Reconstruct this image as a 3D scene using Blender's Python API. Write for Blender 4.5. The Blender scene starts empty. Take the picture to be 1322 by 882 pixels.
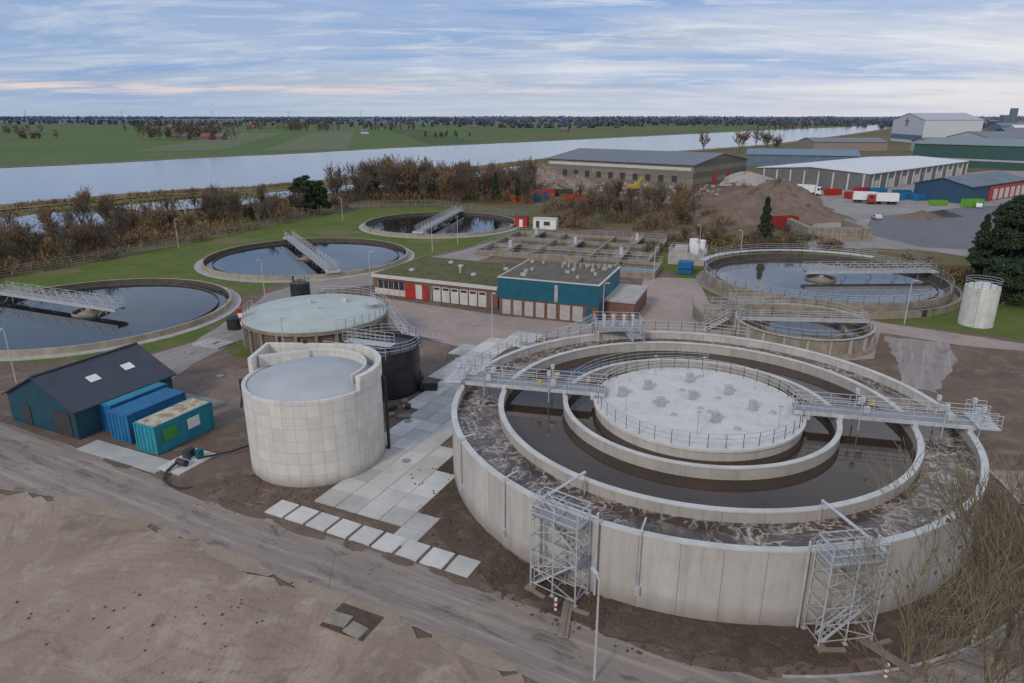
import bpy, math, random
import numpy as np
from mathutils import Vector, Matrix
from mathutils.geometry import tessellate_polygon
random.seed(7); rng=np.random.default_rng(7)
S=bpy.context.scene
R_=math.radians
pi=math.pi
# ------------------------------------------------------------------ materials
def nd(nt,t,**kw):
    n=nt.nodes.new(t)
    for k,v in kw.items(): setattr(n,k,v)
    return n
def lk(nt,s,d):
    if hasattr(s,'is_output'): nt.links.new(s,d)
    else: d.default_value=s
def mth(nt,op,a,b=0.0,c=None,clamp=False):
    n=nd(nt,'ShaderNodeMath',operation=op); n.use_clamp=clamp
    lk(nt,a,n.inputs[0]); lk(nt,b,n.inputs[1])
    if c is not None: lk(nt,c,n.inputs[2])
    return n.outputs[0]
def c4(c): return (c[0],c[1],c[2],1)
def mixc(nt,f,a,b,bt='MIX'):
    n=nd(nt,'ShaderNodeMix',data_type='RGBA',blend_type=bt)
    lk(nt,f,n.inputs[0])
    lk(nt,a if hasattr(a,'is_output') else c4(a),n.inputs[6]); lk(nt,b if hasattr(b,'is_output') else c4(b),n.inputs[7])
    return n.outputs[2]
def noise(nt,vec,sc,det=5,ro=.6,dist=0):
    n=nd(nt,'ShaderNodeTexNoise'); n.inputs['Scale'].default_value=sc; n.inputs['Detail'].default_value=min(det,6)
    n.inputs['Roughness'].default_value=ro; n.inputs['Distortion'].default_value=dist
    if vec is not None: nt.links.new(vec,n.inputs['Vector'])
    return n.outputs['Fac']
def ramp(nt,f,lo,hi):
    n=nd(nt,'ShaderNodeMapRange'); nt.links.new(f,n.inputs[0]); n.inputs[1].default_value=lo; n.inputs[2].default_value=hi
    return n.outputs[0]
def mapping(nt,vec,sc=(1,1,1),rot=(0,0,0),loc=(0,0,0)):
    n=nd(nt,'ShaderNodeMapping'); nt.links.new(vec,n.inputs[0]); n.inputs['Scale'].default_value=sc
    n.inputs['Rotation'].default_value=rot; n.inputs['Location'].default_value=loc
    return n.outputs[0]
def base(name,rough=.8,metal=0,spec=None):
    m=bpy.data.materials.new(name); m.use_nodes=True; nt=m.node_tree
    b=nt.nodes['Principled BSDF']; b.inputs['Roughness'].default_value=rough; b.inputs['Metallic'].default_value=metal
    if spec is not None: b.inputs['Specular IOR Level'].default_value=spec
    tc=nd(nt,'ShaderNodeTexCoord'); return m,nt,b,tc.outputs['Object']
def bump(nt,b,h,strength=.3,dist=.05):
    n=nd(nt,'ShaderNodeBump'); n.inputs['Strength'].default_value=strength; n.inputs['Distance'].default_value=dist
    nt.links.new(h,n.inputs['Height']); nt.links.new(n.outputs[0],b.inputs['Normal'])
def M(name,c1,c2=None,sc=1.5,rough=.8,metal=0,bp=.15,streak=0,spec=None,lo=.35,hi=.65):
    m,nt,b,v=base(name,rough,metal,spec)
    if c2 is None: c2=tuple(x*.78 for x in c1)
    f=ramp(nt,noise(nt,v,sc,5,.65),lo,hi)
    col=mixc(nt,f,c1,c2)
    if streak:
        f2=ramp(nt,noise(nt,mapping(nt,v,(1,1,.12)),2.2,4,.6),.45,.75)
        col=mixc(nt,mth(nt,'MULTIPLY',f2,streak),col,tuple(x*.45 for x in c1))
    nt.links.new(col,b.inputs['Base Color'])
    if bp: bump(nt,b,noise(nt,v,sc*9,3,.6),bp,.03)
    return m
def M3(name,cols,scs,rough=.9,bp=.4,bd=.08,bsc=3,rot=0,st=(1,1,1)):
    m,nt,b,v=base(name,rough,0,.2); v=mapping(nt,v,st,(0,0,rot))
    col=mixc(nt,ramp(nt,noise(nt,v,scs[0],6,.65,.5),.38,.62),cols[0],cols[1])
    col=mixc(nt,ramp(nt,noise(nt,v,scs[1],6,.72,.3),.5,.7),col,cols[2])
    fine=ramp(nt,noise(nt,v,scs[2],4,.75),.3,.7)
    col=mixc(nt,mth(nt,'MULTIPLY',fine,.45),col,tuple(x*.5 for x in cols[0]))
    nt.links.new(col,b.inputs['Base Color'])
    if bp: bump(nt,b,noise(nt,v,bsc,6,.7),bp,bd)
    return m
def M_sand():
    m,nt,b,v=base('sand',.95,0,.1)
    col=mixc(nt,ramp(nt,noise(nt,v,.07,6,.65,.8),.36,.62),(.42,.325,.245),(.28,.215,.163))
    col=mixc(nt,ramp(nt,noise(nt,v,.35,6,.72,.5),.5,.72),col,(.50,.41,.32))
    col=mixc(nt,mth(nt,'MULTIPLY',ramp(nt,noise(nt,v,.15,6,.72,1.4),.54,.64),.6),col,(.18,.135,.103))
    hs=[]
    brk=ramp(nt,noise(nt,v,1.3,5,.75,.3),.42,.6)
    for i,(loc,sc,ms,mloc) in enumerate([((26,-8,0),.5,.06,(0,0,0)),((14,-42,0),.34,.07,(31,7,0)),((60,-30,0),.7,.06,(11,60,0))]):
        w=nd(nt,'ShaderNodeTexWave',wave_type='RINGS',rings_direction='Z'); 
        nt.links.new(mapping(nt,v,(1,1,1),(0,0,0),loc),w.inputs[0]); w.inputs['Scale'].default_value=sc; w.inputs['Distortion'].default_value=6; w.inputs['Detail'].default_value=3;w.inputs['Detail Scale'].default_value=.08
        mk=ramp(nt,noise(nt,mapping(nt,v,(1,1,1),(0,0,0),mloc),ms*1.3,3,.5,.8),.5,.62)
        tm=mth(nt,'MULTIPLY',mth(nt,'MULTIPLY',ramp(nt,w.outputs['Fac'],.6,.98),mk),brk); hs.append(tm)
        col=mixc(nt,mth(nt,'MULTIPLY',tm,.35),col,(.17,.13,.1))
    fine=ramp(nt,noise(nt,v,7,5,.8),.35,.7)
    col=mixc(nt,mth(nt,'MULTIPLY',fine,.32),col,(.16,.12,.092))
    nt.links.new(col,b.inputs['Base Color'])
    h=mth(nt,'SUBTRACT',noise(nt,v,1.6,6,.78),mth(nt,'MULTIPLY',mth(nt,'ADD',hs[0],hs[1]),.1))
    bump(nt,b,h,.65,.18); return m
def M_road(name,c1,c2,dark,rot,light=(.44,.375,.32)):
    m,nt,b,v=base(name,.8,0,.3)
    v=mapping(nt,v,(1,1,1),(0,0,rot))
    col=mixc(nt,ramp(nt,noise(nt,mapping(nt,v,(.06,.5,1)),1,6,.65,.4),.35,.65),c1,c2)
    col=mixc(nt,ramp(nt,noise(nt,mapping(nt,v,(.3,.7,1)),1.0,6,.74,.6),.53,.63),col,dark)
    col=mixc(nt,mth(nt,'MULTIPLY',ramp(nt,noise(nt,mapping(nt,v,(.08,1.6,1)),1,6,.7),.48,.64),.65),col,light)
    col=mixc(nt,mth(nt,'MULTIPLY',ramp(nt,noise(nt,v,14,3,.8),.35,.65),.3),col,tuple(x*.5 for x in c1))
    vo=nd(nt,'ShaderNodeTexVoronoi',feature='DISTANCE_TO_EDGE'); nt.links.new(v,vo.inputs['Vector']); vo.inputs['Scale'].default_value=.28
    ck=mth(nt,'MULTIPLY',mth(nt,'LESS_THAN',vo.outputs['Distance'],.005),.35); col=mixc(nt,ck,col,tuple(x*.35 for x in c1))
    nt.links.new(col,b.inputs['Base Color'])
    bump(nt,b,noise(nt,v,8,4,.7),.25,.03); return m
def M_panel(name,c,nseg,jw=.02,zstep=None,zoff=0,var=.16,streak=.5,jd=.5,dirt=None):
    m,nt,b,v=base(name,.85,0,.3)
    sp=nd(nt,'ShaderNodeSeparateXYZ'); nt.links.new(v,sp.inputs[0])
    a=mth(nt,'ARCTAN2',sp.outputs[1],sp.outputs[0]); a=mth(nt,'MULTIPLY',mth(nt,'ADD',a,pi),nseg/(2*pi))
    fr=mth(nt,'FRACT',a); fl=mth(nt,'FLOOR',a)
    d=mth(nt,'ABSOLUTE',mth(nt,'SUBTRACT',fr,.5)); j=mth(nt,'GREATER_THAN',d,.5-jw)
    cell=nd(nt,'ShaderNodeCombineXYZ'); nt.links.new(fl,cell.inputs[0])
    if zstep:
        z=mth(nt,'DIVIDE',mth(nt,'ADD',sp.outputs[2],zoff),zstep); zf=mth(nt,'FRACT',z); nt.links.new(mth(nt,'FLOOR',z),cell.inputs[1])
        j=mth(nt,'MAXIMUM',j,mth(nt,'GREATER_THAN',mth(nt,'ABSOLUTE',mth(nt,'SUBTRACT',zf,.5)),.475))
    wn=nd(nt,'ShaderNodeTexWhiteNoise'); nt.links.new(cell.outputs[0],wn.inputs['Vector'])
    dk=tuple(x*(1-var*2) for x in c)
    col=mixc(nt,wn.outputs['Value'],c,dk)
    col=mixc(nt,mth(nt,'MULTIPLY',ramp(nt,noise(nt,v,.8,5,.7),.4,.7),.55),col,tuple(x*.72 for x in c))
    st=ramp(nt,noise(nt,mapping(nt,v,(1,1,.1)),1.6,5,.65),.48,.72)
    col=mixc(nt,mth(nt,'MULTIPLY',st,streak),col,(c[0]*.55,c[1]*.52,c[2]*.48))
    if dirt:
        dz=mth(nt,'SUBTRACT',1,ramp(nt,mth(nt,'ADD',sp.outputs[2],mth(nt,'MULTIPLY',noise(nt,v,1.3,5),-.8)),-.4,dirt),clamp=True)
        col=mixc(nt,mth(nt,'MULTIPLY',dz,.7),col,(.22,.17,.13))
    col=mixc(nt,mth(nt,'MULTIPLY',j,jd),col,(.12,.115,.11))
    nt.links.new(col,b.inputs['Base Color']); bump(nt,b,noise(nt,v,6,4,.7),.2,.03); return m
def M_water(name,c,rough=.06,bs=.15,sc=1.2,c2=None,dist=.05,spec=.5):
    m,nt,b,v=base(name,rough,0,spec)
    if c2: nt.links.new(mixc(nt,ramp(nt,noise(nt,v,.12,4,.6,1),.35,.65),c,c2),b.inputs['Base Color'])
    else: b.inputs['Base Color'].default_value=c4(c)
    bump(nt,b,noise(nt,v,sc,3,.6),bs,dist); return m
def M_foam():
    m,nt,b,v=base('foam_water',.15,0,.5)
    n1=nd(nt,'ShaderNodeTexNoise'); nt.links.new(v,n1.inputs['Vector']); n1.inputs['Scale'].default_value=.35; n1.inputs['Detail'].default_value=3; n1.inputs['Roughness'].default_value=.5
    vm=nd(nt,'ShaderNodeVectorMath',operation='SCALE'); nt.links.new(n1.outputs['Color'],vm.inputs[0]); vm.inputs[3].default_value=5.0
    va=nd(nt,'ShaderNodeVectorMath',operation='ADD'); nt.links.new(v,va.inputs[0]); nt.links.new(vm.outputs[0],va.inputs[1])
    vv=va.outputs[0]
    def vein(sc,wd,det=2):
        n=noise(nt,vv,sc,det,.5,.3); return mth(nt,'SUBTRACT',1,ramp(nt,mth(nt,'ABSOLUTE',mth(nt,'SUBTRACT',n,.5)),0,wd),clamp=True)
    brk=ramp(nt,noise(nt,v,2.5,4,.7),.36,.54)
    e=mth(nt,'MAXIMUM',vein(.42,.030),mth(nt,'MULTIPLY',vein(.85,.045),.75))
    patch=ramp(nt,noise(nt,vv,.3,5,.65,.6),.54,.66)
    speck=ramp(nt,noise(nt,v,3.5,4,.75),.5,.62)
    f=mth(nt,'MAXIMUM',mth(nt,'MULTIPLY',e,mth(nt,'ADD',mth(nt,'MULTIPLY',brk,.75),.25)),mth(nt,'MULTIPLY',patch,mth(nt,'ADD',mth(nt,'MULTIPLY',speck,.55),.15)))
    f=mth(nt,'MULTIPLY',f,ramp(nt,noise(nt,v,.10,3),.30,.44),clamp=True)
    col=mixc(nt,f,mixc(nt,ramp(nt,noise(nt,v,.3,5,.7),.4,.6),(.085,.060,.047),(.05,.036,.029)),(.56,.47,.40))
    nt.links.new(col,b.inputs['Base Color'])
    nt.links.new(mth(nt,'ADD',mth(nt,'MULTIPLY',f,.6),.14),b.inputs['Roughness'])
    bump(nt,b,mth(nt,'ADD',noise(nt,v,3,4,.6),f),.3,.04); return m
def M_corr(name,c,sc=6,axis='X',rough=.5,bs=.6,metal=0):
    m,nt,b,v=base(name,rough,metal)
    w=nd(nt,'ShaderNodeTexWave',wave_type='BANDS',bands_direction=axis); nt.links.new(v,w.inputs[0]); w.inputs['Scale'].default_value=sc
    col=mixc(nt,ramp(nt,noise(nt,v,.8,5,.65),.35,.7),c,tuple(x*.72 for x in c))
    nt.links.new(col,b.inputs['Base Color']); bump(nt,b,w.outputs['Fac'],bs,.04); return m
def M_brick(name,c1,c2,mo,sc=1,w=.5,h=.2,rot=(R_(90),0,0),ms=.02,st=None):
    m,nt,b,v=base(name,.85,0,.2)
    br=nd(nt,'ShaderNodeTexBrick'); nt.links.new(mapping(nt,v,(1,1,1),rot),br.inputs[0])
    br.inputs['Color1'].default_value=c4(c1); br.inputs['Color2'].default_value=c4(c2); br.inputs['Mortar'].default_value=c4(mo)
    br.inputs['Scale'].default_value=sc; br.inputs['Brick Width'].default_value=w; br.inputs['Row Height'].default_value=h; br.inputs['Mortar Size'].default_value=ms
    col=mixc(nt,mth(nt,'MULTIPLY',ramp(nt,noise(nt,v,.22,6,.72,.6),.42,.66),.5),br.outputs['Color'],st or tuple(x*.55 for x in c1))
    nt.links.new(col,b.inputs['Base Color']); return m
conc=M('concrete',(.46,.44,.41),(.34,.32,.29),.8,streak=.35)
concl=M('light_concrete',(.60,.59,.56),(.48,.47,.44),.6,streak=.15)
concd=M('old_concrete',(.34,.30,.245),(.21,.18,.14),.7,streak=.55)
concw=M('wet_concrete',(.12,.105,.085),(.07,.06,.05),.8,streak=.5)
mossy=M('mossy_rim',(.40,.35,.27),(.25,.225,.165),.5)
galv=M('galvanised_steel',(.62,.63,.64),(.48,.49,.5),2,rough=.45,metal=.3,bp=0)
galvd=M('grating_steel',(.38,.39,.40),(.26,.27,.27),4,rough=.6,metal=.3,bp=.3)
white=M('white_paint',(.8,.8,.79),(.68,.68,.66),1,rough=.5,bp=0)
black=M('black_plastic',(.018,.019,.021),(.03,.03,.032),1,rough=.45,bp=.1)
dark=M('dark_grey',(.05,.05,.055),(.035,.035,.038),1,rough=.6)
red=M('red_paint',(.45,.03,.025),(.35,.02,.02),1,rough=.5)
teal=M_corr('teal_cladding',(.012,.13,.19),5,'X',.5,.5)
tealb=M_corr('dark_teal_cladding',(.012,.08,.12),5,'X',.5,.5)
tealy=M_corr('dark_teal_side_cladding',(.012,.085,.125),5,'Y',.5,.5)
slate=M_corr('slate_tiles',(.05,.06,.08),2.2,'Y',.5,.8)
glass=M('window_glass',(.03,.04,.05),(.02,.025,.03),1,rough=.1,bp=0)
yellow=M('yellow_paint',(.6,.42,.03),None,1,rough=.5)
green_p=M('green_paint',(.05,.3,.06),None,1,rough=.5)
contb=M_corr('blue_container_steel',(.02,.19,.38),4,'X',.5,.8)
controof=M('rusty_roof_steel',(.5,.45,.34),(.3,.18,.09),1.2,rough=.7,lo=.45,hi=.6)
brick=M_brick('red_brick',(.20,.08,.055),(.15,.06,.045),(.25,.21,.18),1,.45,.14)
wood=M('weathered_wood',(.27,.22,.17),(.19,.15,.115),2)
sedum=M3('sedum_roof',[(.09,.10,.035),(.16,.135,.06),(.2,.18,.12)],(.5,1.2,6),bp=.5)
gravelroof=M3('gravel_roof',[(.16,.14,.115),(.12,.12,.075),(.23,.2,.17)],(.4,1,8),bp=.3)
soil=M3('brown_soil',[(.205,.148,.110),(.145,.105,.079),(.3,.23,.175)],(.13,.45,5),bp=.8,bd=.15)
soild=M3('dark_soil',[(.155,.112,.083),(.105,.077,.058),(.235,.175,.13)],(.2,.7,5),bp=.9,bd=.25)
gravel=M3('gravel_bed',[(.25,.19,.155),(.18,.137,.11),(.3,.24,.2)],(.3,1.2,10),bp=.6)
grass=M3('lawn_grass',[(.095,.145,.024),(.135,.165,.038),(.2,.175,.075)],(.09,.28,4),bp=.6,bd=.1)
terr=M3('rough_meadow',[(.12,.115,.045),(.17,.135,.065),(.21,.165,.09)],(.02,.05,.8),bp=.3)
meadow=M3('meadow_field',[(.085,.15,.038),(.125,.17,.052),(.14,.145,.068)],(.004,.009,.08),bp=0,st=(.35,1,1))
meadowd=M3('dark_meadow',[(.07,.115,.04),(.10,.12,.05),(.13,.125,.07)],(.006,.012,.1),bp=0,st=(.35,1,1))
meadow2=M3('pale_field',[(.14,.18,.085),(.17,.18,.10),(.13,.15,.09)],(.003,.008,.05),bp=0)
meadow3=M3('haze_tinted_field',[(.12,.155,.13),(.14,.16,.15),(.12,.14,.14)],(.002,.006,.03),bp=0)  # distance haze is mixed into the field colour
meadow4=M3('haze_tinted_far_field',[(.18,.22,.25),(.2,.23,.26),(.16,.2,.23)],(.001,.003,.02),bp=0)  # blue-grey of the horizon haze painted into the ground colour
reed=M3('reed_bank',[(.23,.165,.09),(.17,.14,.07),(.3,.23,.13)],(.1,.3,2),bp=.5)
sand=M_sand()
roadm=M_road('weathered_road',(.30,.25,.212),(.235,.195,.168),(.145,.12,.104),R_(28))
roadm2=M_road('site_road',(.32,.285,.262),(.265,.235,.217),(.2,.175,.16),R_(-60))
asph=M_road('dark_asphalt',(.15,.15,.16),(.18,.18,.19),(.12,.12,.125),0,(.22,.22,.225))
paver=M_brick('brick_pavers',(.43,.35,.30),(.37,.30,.26),(.29,.24,.205),1,.6,.3,(0,0,R_(24)),.03,(.24,.19,.16))
indy=M3('industrial_yard',[(.36,.33,.305),(.28,.258,.24),(.42,.39,.365)],(.03,.1,1),bp=.1)
river=M_water('river_water',(.16,.185,.20),.12,.5,.35,(.19,.21,.22),.15)
pondm=M_water('pond_water',(.11,.125,.13),.08,.2,.6)
tankw=M_water('settled_water',(.012,.018,.022),.04,.06,.8)
tankw2=M_water('brown_tank_water',(.062,.040,.029),.05,.05,1.0,(.042,.029,.022),spec=.35)
aerw=M_water('aeration_water',(.055,.05,.032),.1,.3,1.5,(.10,.07,.045))
foam=M_foam()
panel=M_panel('precast_wall_panels',(.54,.52,.485),54,.010,var=.10,streak=.55,jd=.55,dirt=1.0)
silop=M_panel('formwork_concrete',(.68,.66,.615),36,.022,1.0,0,.07,.35,.28,dirt=.6)
roofp=M_panel('roof_concrete',(.64,.625,.59),16,.004,None,0,.03,.2,.4)
silocap=M('silo_roof',(.44,.46,.475),(.36,.385,.40),.4,bp=.05)
slabm=M('concrete_slabs',(.58,.57,.53),(.43,.42,.38),.35,bp=.2,lo=.3,hi=.7)
whwall=M_brick('warehouse_blocks',(.27,.245,.2),(.19,.175,.15),(.15,.14,.12),.5,3,1.1,(R_(90),0,0),.06)
whroof=M_corr('warehouse_roof',(.18,.195,.22),.9,'X',.6,.3)
whiteroof=M_corr('white_metal_roof',(.72,.73,.74),.8,'X',.5,.2)
greenw=M_corr('green_cladding',(.04,.11,.095),1.5,'X',.6,.3)
greyclad=M_corr('grey_cladding',(.46,.48,.52),1,'X',.6,.2)
greybl=M('blue_grey_cladding',(.14,.2,.26),(.1,.16,.21),.2,bp=0)
bark=M('bark',(.15,.12,.09),(.095,.075,.06),3)
barkg=M('yellowish_bark',(.25,.205,.115),(.13,.11,.075),2,bp=.3)
tw1=M('brown_twigs',(.19,.135,.095),(.12,.088,.065),.4,bp=0)
tw2=M('orange_leaves',(.32,.165,.05),(.21,.12,.05),.4,bp=0)
tw3=M('olive_leaves',(.12,.115,.045),(.075,.08,.035),.4,bp=0)
ndl=M('needles',(.035,.062,.028),(.018,.036,.018),.8,bp=0)
ndl2=M('needles_light',(.055,.085,.035),(.03,.05,.022),.8,bp=0)
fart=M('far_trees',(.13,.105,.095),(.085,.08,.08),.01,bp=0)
fart2=M('haze_tinted_trees',(.13,.16,.205),(.11,.135,.175),.01,bp=0)  # bluish base colour imitates air haze over the trees
fart3=M('pale_haze_tinted_trees',(.23,.30,.40),(.19,.26,.36),.001,bp=0)  # stronger haze painted as a paler blue tree colour
rubble=M3('rubble',[(.28,.2,.165),(.36,.33,.3),(.24,.1,.06)],(.15,.4,2),bp=1,bd=.6,bsc=.8)
moundm=M3('soil_mound',[(.2,.145,.115),(.26,.195,.155),(.15,.11,.085)],(.1,.3,2),bp=.9,bd=.5,bsc=.8)
# ------------------------------------------------------------------ mesh builder
class MB:
    def __init__(s): s.v=[];s.f=[];s.m=[]
    def add(s,vs,fs,m=0):
        o=len(s.v); s.v.extend(vs)
        for f in fs: s.f.append(tuple(i+o for i in f)); s.m.append(m)
    def box(s,cx,cy,cz,sx,sy,sz,rz=0,m=0):
        c,n=math.cos(rz),math.sin(rz); vs=[]
        for dz in (-.5,.5):
            for dx,dy in ((-.5,-.5),(.5,-.5),(.5,.5),(-.5,.5)):
                x,y=dx*sx,dy*sy; vs.append((cx+x*c-y*n,cy+x*n+y*c,cz+dz*sz))
        s.add(vs,[(3,2,1,0),(4,5,6,7),(0,1,5,4),(1,2,6,5),(2,3,7,6),(3,0,4,7)],m); return s
    def bx(s,x0,x1,y0,y1,z0,z1,m=0): return s.box((x0+x1)/2,(y0+y1)/2,(z0+z1)/2,x1-x0,y1-y0,z1-z0,0,m)
    def cyl(s,p1,p2,r1,r2=None,n=6,cap=True,m=0):
        if r2 is None: r2=r1
        p1=Vector(p1);p2=Vector(p2);d=p2-p1
        if d.length<1e-6: return s
        d.normalize(); u=d.cross(Vector((0,0,1)) if abs(d.z)<.9 else Vector((1,0,0))).normalized(); w=d.cross(u)
        vs=[]
        for p,r in ((p1,r1),(p2,r2)):
            for i in range(n):
                a=2*pi*i/n+pi/4; q=p+u*(r*math.cos(a))+w*(r*math.sin(a)); vs.append(tuple(q))
        fs=[(i,(i+1)%n,n+(i+1)%n,n+i) for i in range(n)]
        if cap: fs+= [tuple(range(n-1,-1,-1)),tuple(range(n,2*n))]
        s.add(vs,fs,m); return s
    def tube(s,pts,r,n=5,m=0):
        for a,b in zip(pts,pts[1:]): s.cyl(a,b,r,r,n,True,m)
        return s
    def ring(s,r0,r1,z0,z1,n=96,a0=0,a1=2*pi,m=0,cx=0,cy=0,mt=None):
        full=abs(a1-a0-2*pi)<1e-4; k=n if full else n+1; vs=[]
        for i in range(k):
            a=a0+(a1-a0)*i/n; ca,sa=math.cos(a),math.sin(a)
            for r,z in ((r0,z0),(r1,z0),(r1,z1),(r0,z1)): vs.append((cx+r*ca,cy+r*sa,z))
        side=[];top=[]
        for i in range(n):
            j=(i+1)%k
            for q in range(4):
                t=(q+1)%4; (top if q==2 else side).append((4*i+q,4*j+q,4*j+t,4*i+t))
        if not full: side+= [(0,1,2,3),(4*n+3,4*n+2,4*n+1,4*n)]
        o=len(s.v); s.v.extend(vs)
        for f in side: s.f.append(tuple(i+o for i in f)); s.m.append(m)
        for f in top: s.f.append(tuple(i+o for i in f)); s.m.append(m if mt is None else mt)
        return s
    def disc(s,r,z,n=96,m=0,zc=None,cx=0,cy=0):
        vs=[(cx+r*math.cos(2*pi*i/n),cy+r*math.sin(2*pi*i/n),z) for i in range(n)]+[(cx,cy,z if zc is None else zc)]
        s.add(vs,[(i,(i+1)%n,n) for i in range(n)],m); return s
    def dome(s,r,z,h,n=64,k=6,m=0):
        vs=[];fs=[]
        for j in range(k+1):
            t=j/k
            for i in range(n): vs.append((r*(1-t)*math.cos(2*pi*i/n) if t<1 else 0,r*(1-t)*math.sin(2*pi*i/n) if t<1 else 0,z+h*(1-(1-t)**2)))
        for j in range(k):
            for i in range(n): fs.append((j*n+i,j*n+(i+1)%n,(j+1)*n+(i+1)%n,(j+1)*n+i))
        s.add(vs,fs,m); return s
    def prism(s,pts,z0,z1,m=0,mt=None):
        n=len(pts); 
        A=sum(pts[i][0]*pts[(i+1)%n][1]-pts[(i+1)%n][0]*pts[i][1] for i in range(n))
        if A<0: pts=pts[::-1]
        vs=[(p[0],p[1],z0) for p in pts]+[(p[0],p[1],z1) for p in pts]
        s.add(vs,[(i,(i+1)%n,n+(i+1)%n,n+i) for i in range(n)],m)
        tri=tessellate_polygon([[Vector((p[0],p[1],0)) for p in pts]])
        s.add([(p[0],p[1],z1) for p in pts],[tuple(t) for t in tri],m if mt is None else mt); return s
    def rail(s,pts,h=1.1,step=1.5,r=.028,closed=False,m=0,mid=2):
        pts=[Vector(p) for p in pts]
        if closed: pts=pts+[pts[0]]
        for k in range(mid+1):
            z=h*(k+1)/(mid+1)
            for a,b in zip(pts,pts[1:]): s.cyl(a+Vector((0,0,z)),b+Vector((0,0,z)),r,r,4,False,m)
        for a,b in zip(pts,pts[1:]):
            L=(b-a).length; n=max(1,round(L/step))
            for i in range(n+1):
                q=a.lerp(b,i/n); s.cyl(q,q+Vector((0,0,h)),r,r,4,False,m)
        return s
    def stairs(s,p0,p1,w,m=0,rm=0):
        p0=Vector(p0);p1=Vector(p1); d=p1-p0; n=max(2,int(abs(d.z)/.2)); hz=Vector((d.x,d.y,0)).normalized(); sd=Vector((-hz.y,hz.x,0))*(w/2)
        rz=math.atan2(hz.y,hz.x); L=Vector((d.x,d.y,0)).length
        for i in range(n):
            q=p0+d*((i+.5)/n); s.box(q.x,q.y,q.z,L/n*.9,w,.05,rz,m)
        for e in (-1,1):
            a=p0+sd*e;b=p1+sd*e; s.cyl(a,b,.08,.08,4,True,rm); up=Vector((0,0,1.0)); s.cyl(a+up,b+up,.03,.03,4,False,rm); s.cyl(a+up*.5,b+up*.5,.025,.025,4,False,rm)
            k=max(2,int(d.length/1.2))
            for i in range(k+1):
                q=a.lerp(b,i/k); s.cyl(q,q+up,.028,.028,4,False,rm)
        return s
    def obj(s,name,mats,parent=None,smooth=False,loc=(0,0,0),rz=0):
        me=bpy.data.meshes.new(name); me.from_pydata(s.v,[],s.f)
        if not isinstance(mats,(list,tuple)): mats=[mats]
        for x in mats: me.materials.append(x)
        if len(mats)>1: me.polygons.foreach_set('material_index',s.m)
        if smooth: me.polygons.foreach_set('use_smooth',[True]*len(s.f))
        me.update(); o=bpy.data.objects.new(name,me); S.collection.objects.link(o)
        o.location=loc;o.rotation_euler=(0,0,rz)
        if parent: o.parent=parent
        return o
def group(name,x,y,z=0,rz=0):
    e=bpy.data.objects.new(name,None); S.collection.objects.link(e); e.location=(x,y,z); e.rotation_euler=(0,0,rz); e.empty_display_size=1; return e
def circ(r,z,a0=0,a1=2*pi,n=48,cx=0,cy=0,end=True):
    return [(cx+r*math.cos(a0+(a1-a0)*i/n),cy+r*math.sin(a0+(a1-a0)*i/n),z) for i in range(n+(1 if end else 0))]
def sheet(name,pts,z,mat,jit=0,step=3.0):
    out=[]
    n=len(pts)
    for i in range(n):
        a=Vector(pts[i]);b=Vector(pts[(i+1)%n]); L=(b-a).length; k=max(1,int(L/step)) if jit else 1
        for j in range(k):
            p=a.lerp(b,j/k)
            if jit: p=p+Vector((random.uniform(-jit,jit),random.uniform(-jit,jit)))
            out.append((p.x,p.y))
    b=MB(); tri=tessellate_polygon([[Vector((p[0],p[1],0)) for p in out]])
    fs=[]
    for t in tri:
        p=[out[i] for i in t]; ar=(p[1][0]-p[0][0])*(p[2][1]-p[0][1])-(p[2][0]-p[0][0])*(p[1][1]-p[0][1])
        fs.append(tuple(t) if ar>0 else tuple(t[::-1]))
    b.add([(p[0],p[1],z) for p in out],fs)
    return b.obj(name,mat)
def arc(cx,cy,r0,r1,a0,a1,n=30):
    A=[(cx+r0*math.cos(R_(a0+(a1-a0)*i/n)),cy+r0*math.sin(R_(a0+(a1-a0)*i/n))) for i in range(n+1)]
    B=[(cx+r1*math.cos(R_(a0+(a1-a0)*i/n)),cy+r1*math.sin(R_(a0+(a1-a0)*i/n))) for i in range(n+1)]
    return A+B[::-1]
# ------------------------------------------------------------------ ground
sheet('ground',[(-20000,-200),(20000,-200),(20000,30000),(-20000,30000)],0,terr)
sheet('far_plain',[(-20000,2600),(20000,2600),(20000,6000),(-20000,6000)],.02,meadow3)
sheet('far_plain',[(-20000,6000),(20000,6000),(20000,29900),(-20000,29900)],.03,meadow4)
rt=[(-900,-200),(-420,250),(-287,393),(-253,432),(-220,488),(-160,561),(-113,642),(35,820),(235,1085),(555,1511),(925,1945),(1442,2727)]
rb=[(-165,223),(-136,264),(-105,285),(-89,309),(-41,366),(20,471),(131,573),(270,730),(539,1131),(901,1700),(1420,2690)]
sheet('meadow',rt[1:-1]+[(925,2300),(-2500,2500),(-2500,300)],.01,meadow,2,30)
for k in range(22):
    x=-1500+k*130+random.uniform(-30,30); y0=max(520,820+(x-35)*1.25 if x>-113 else 642+(x+113)*1.1)+60
    y1=y0+random.uniform(350,900); w=random.uniform(50,120)
    sheet('field',[(x,y0),(x+w,y0+w*.5),(x+w-y1*.12,y1+w*.4),(x-y1*.12,y1)],.05+.004*k,random.choice([meadowd,meadow2,meadow,terr,meadowd]))
for k in range(34):
    x=random.uniform(-2600,1500);y=random.uniform(1500,7500)
    if x>y*.45-200: continue
    w=random.uniform(200,900);d=random.uniform(60,300)*(y/2000)
    sheet('field',[(x,y),(x+w,y+random.uniform(-40,40)),(x+w+60,y+d),(x-30,y+d)],.15+.004*k,random.choice([meadow,meadow2,meadow3,meadow2,meadowd]))
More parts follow.
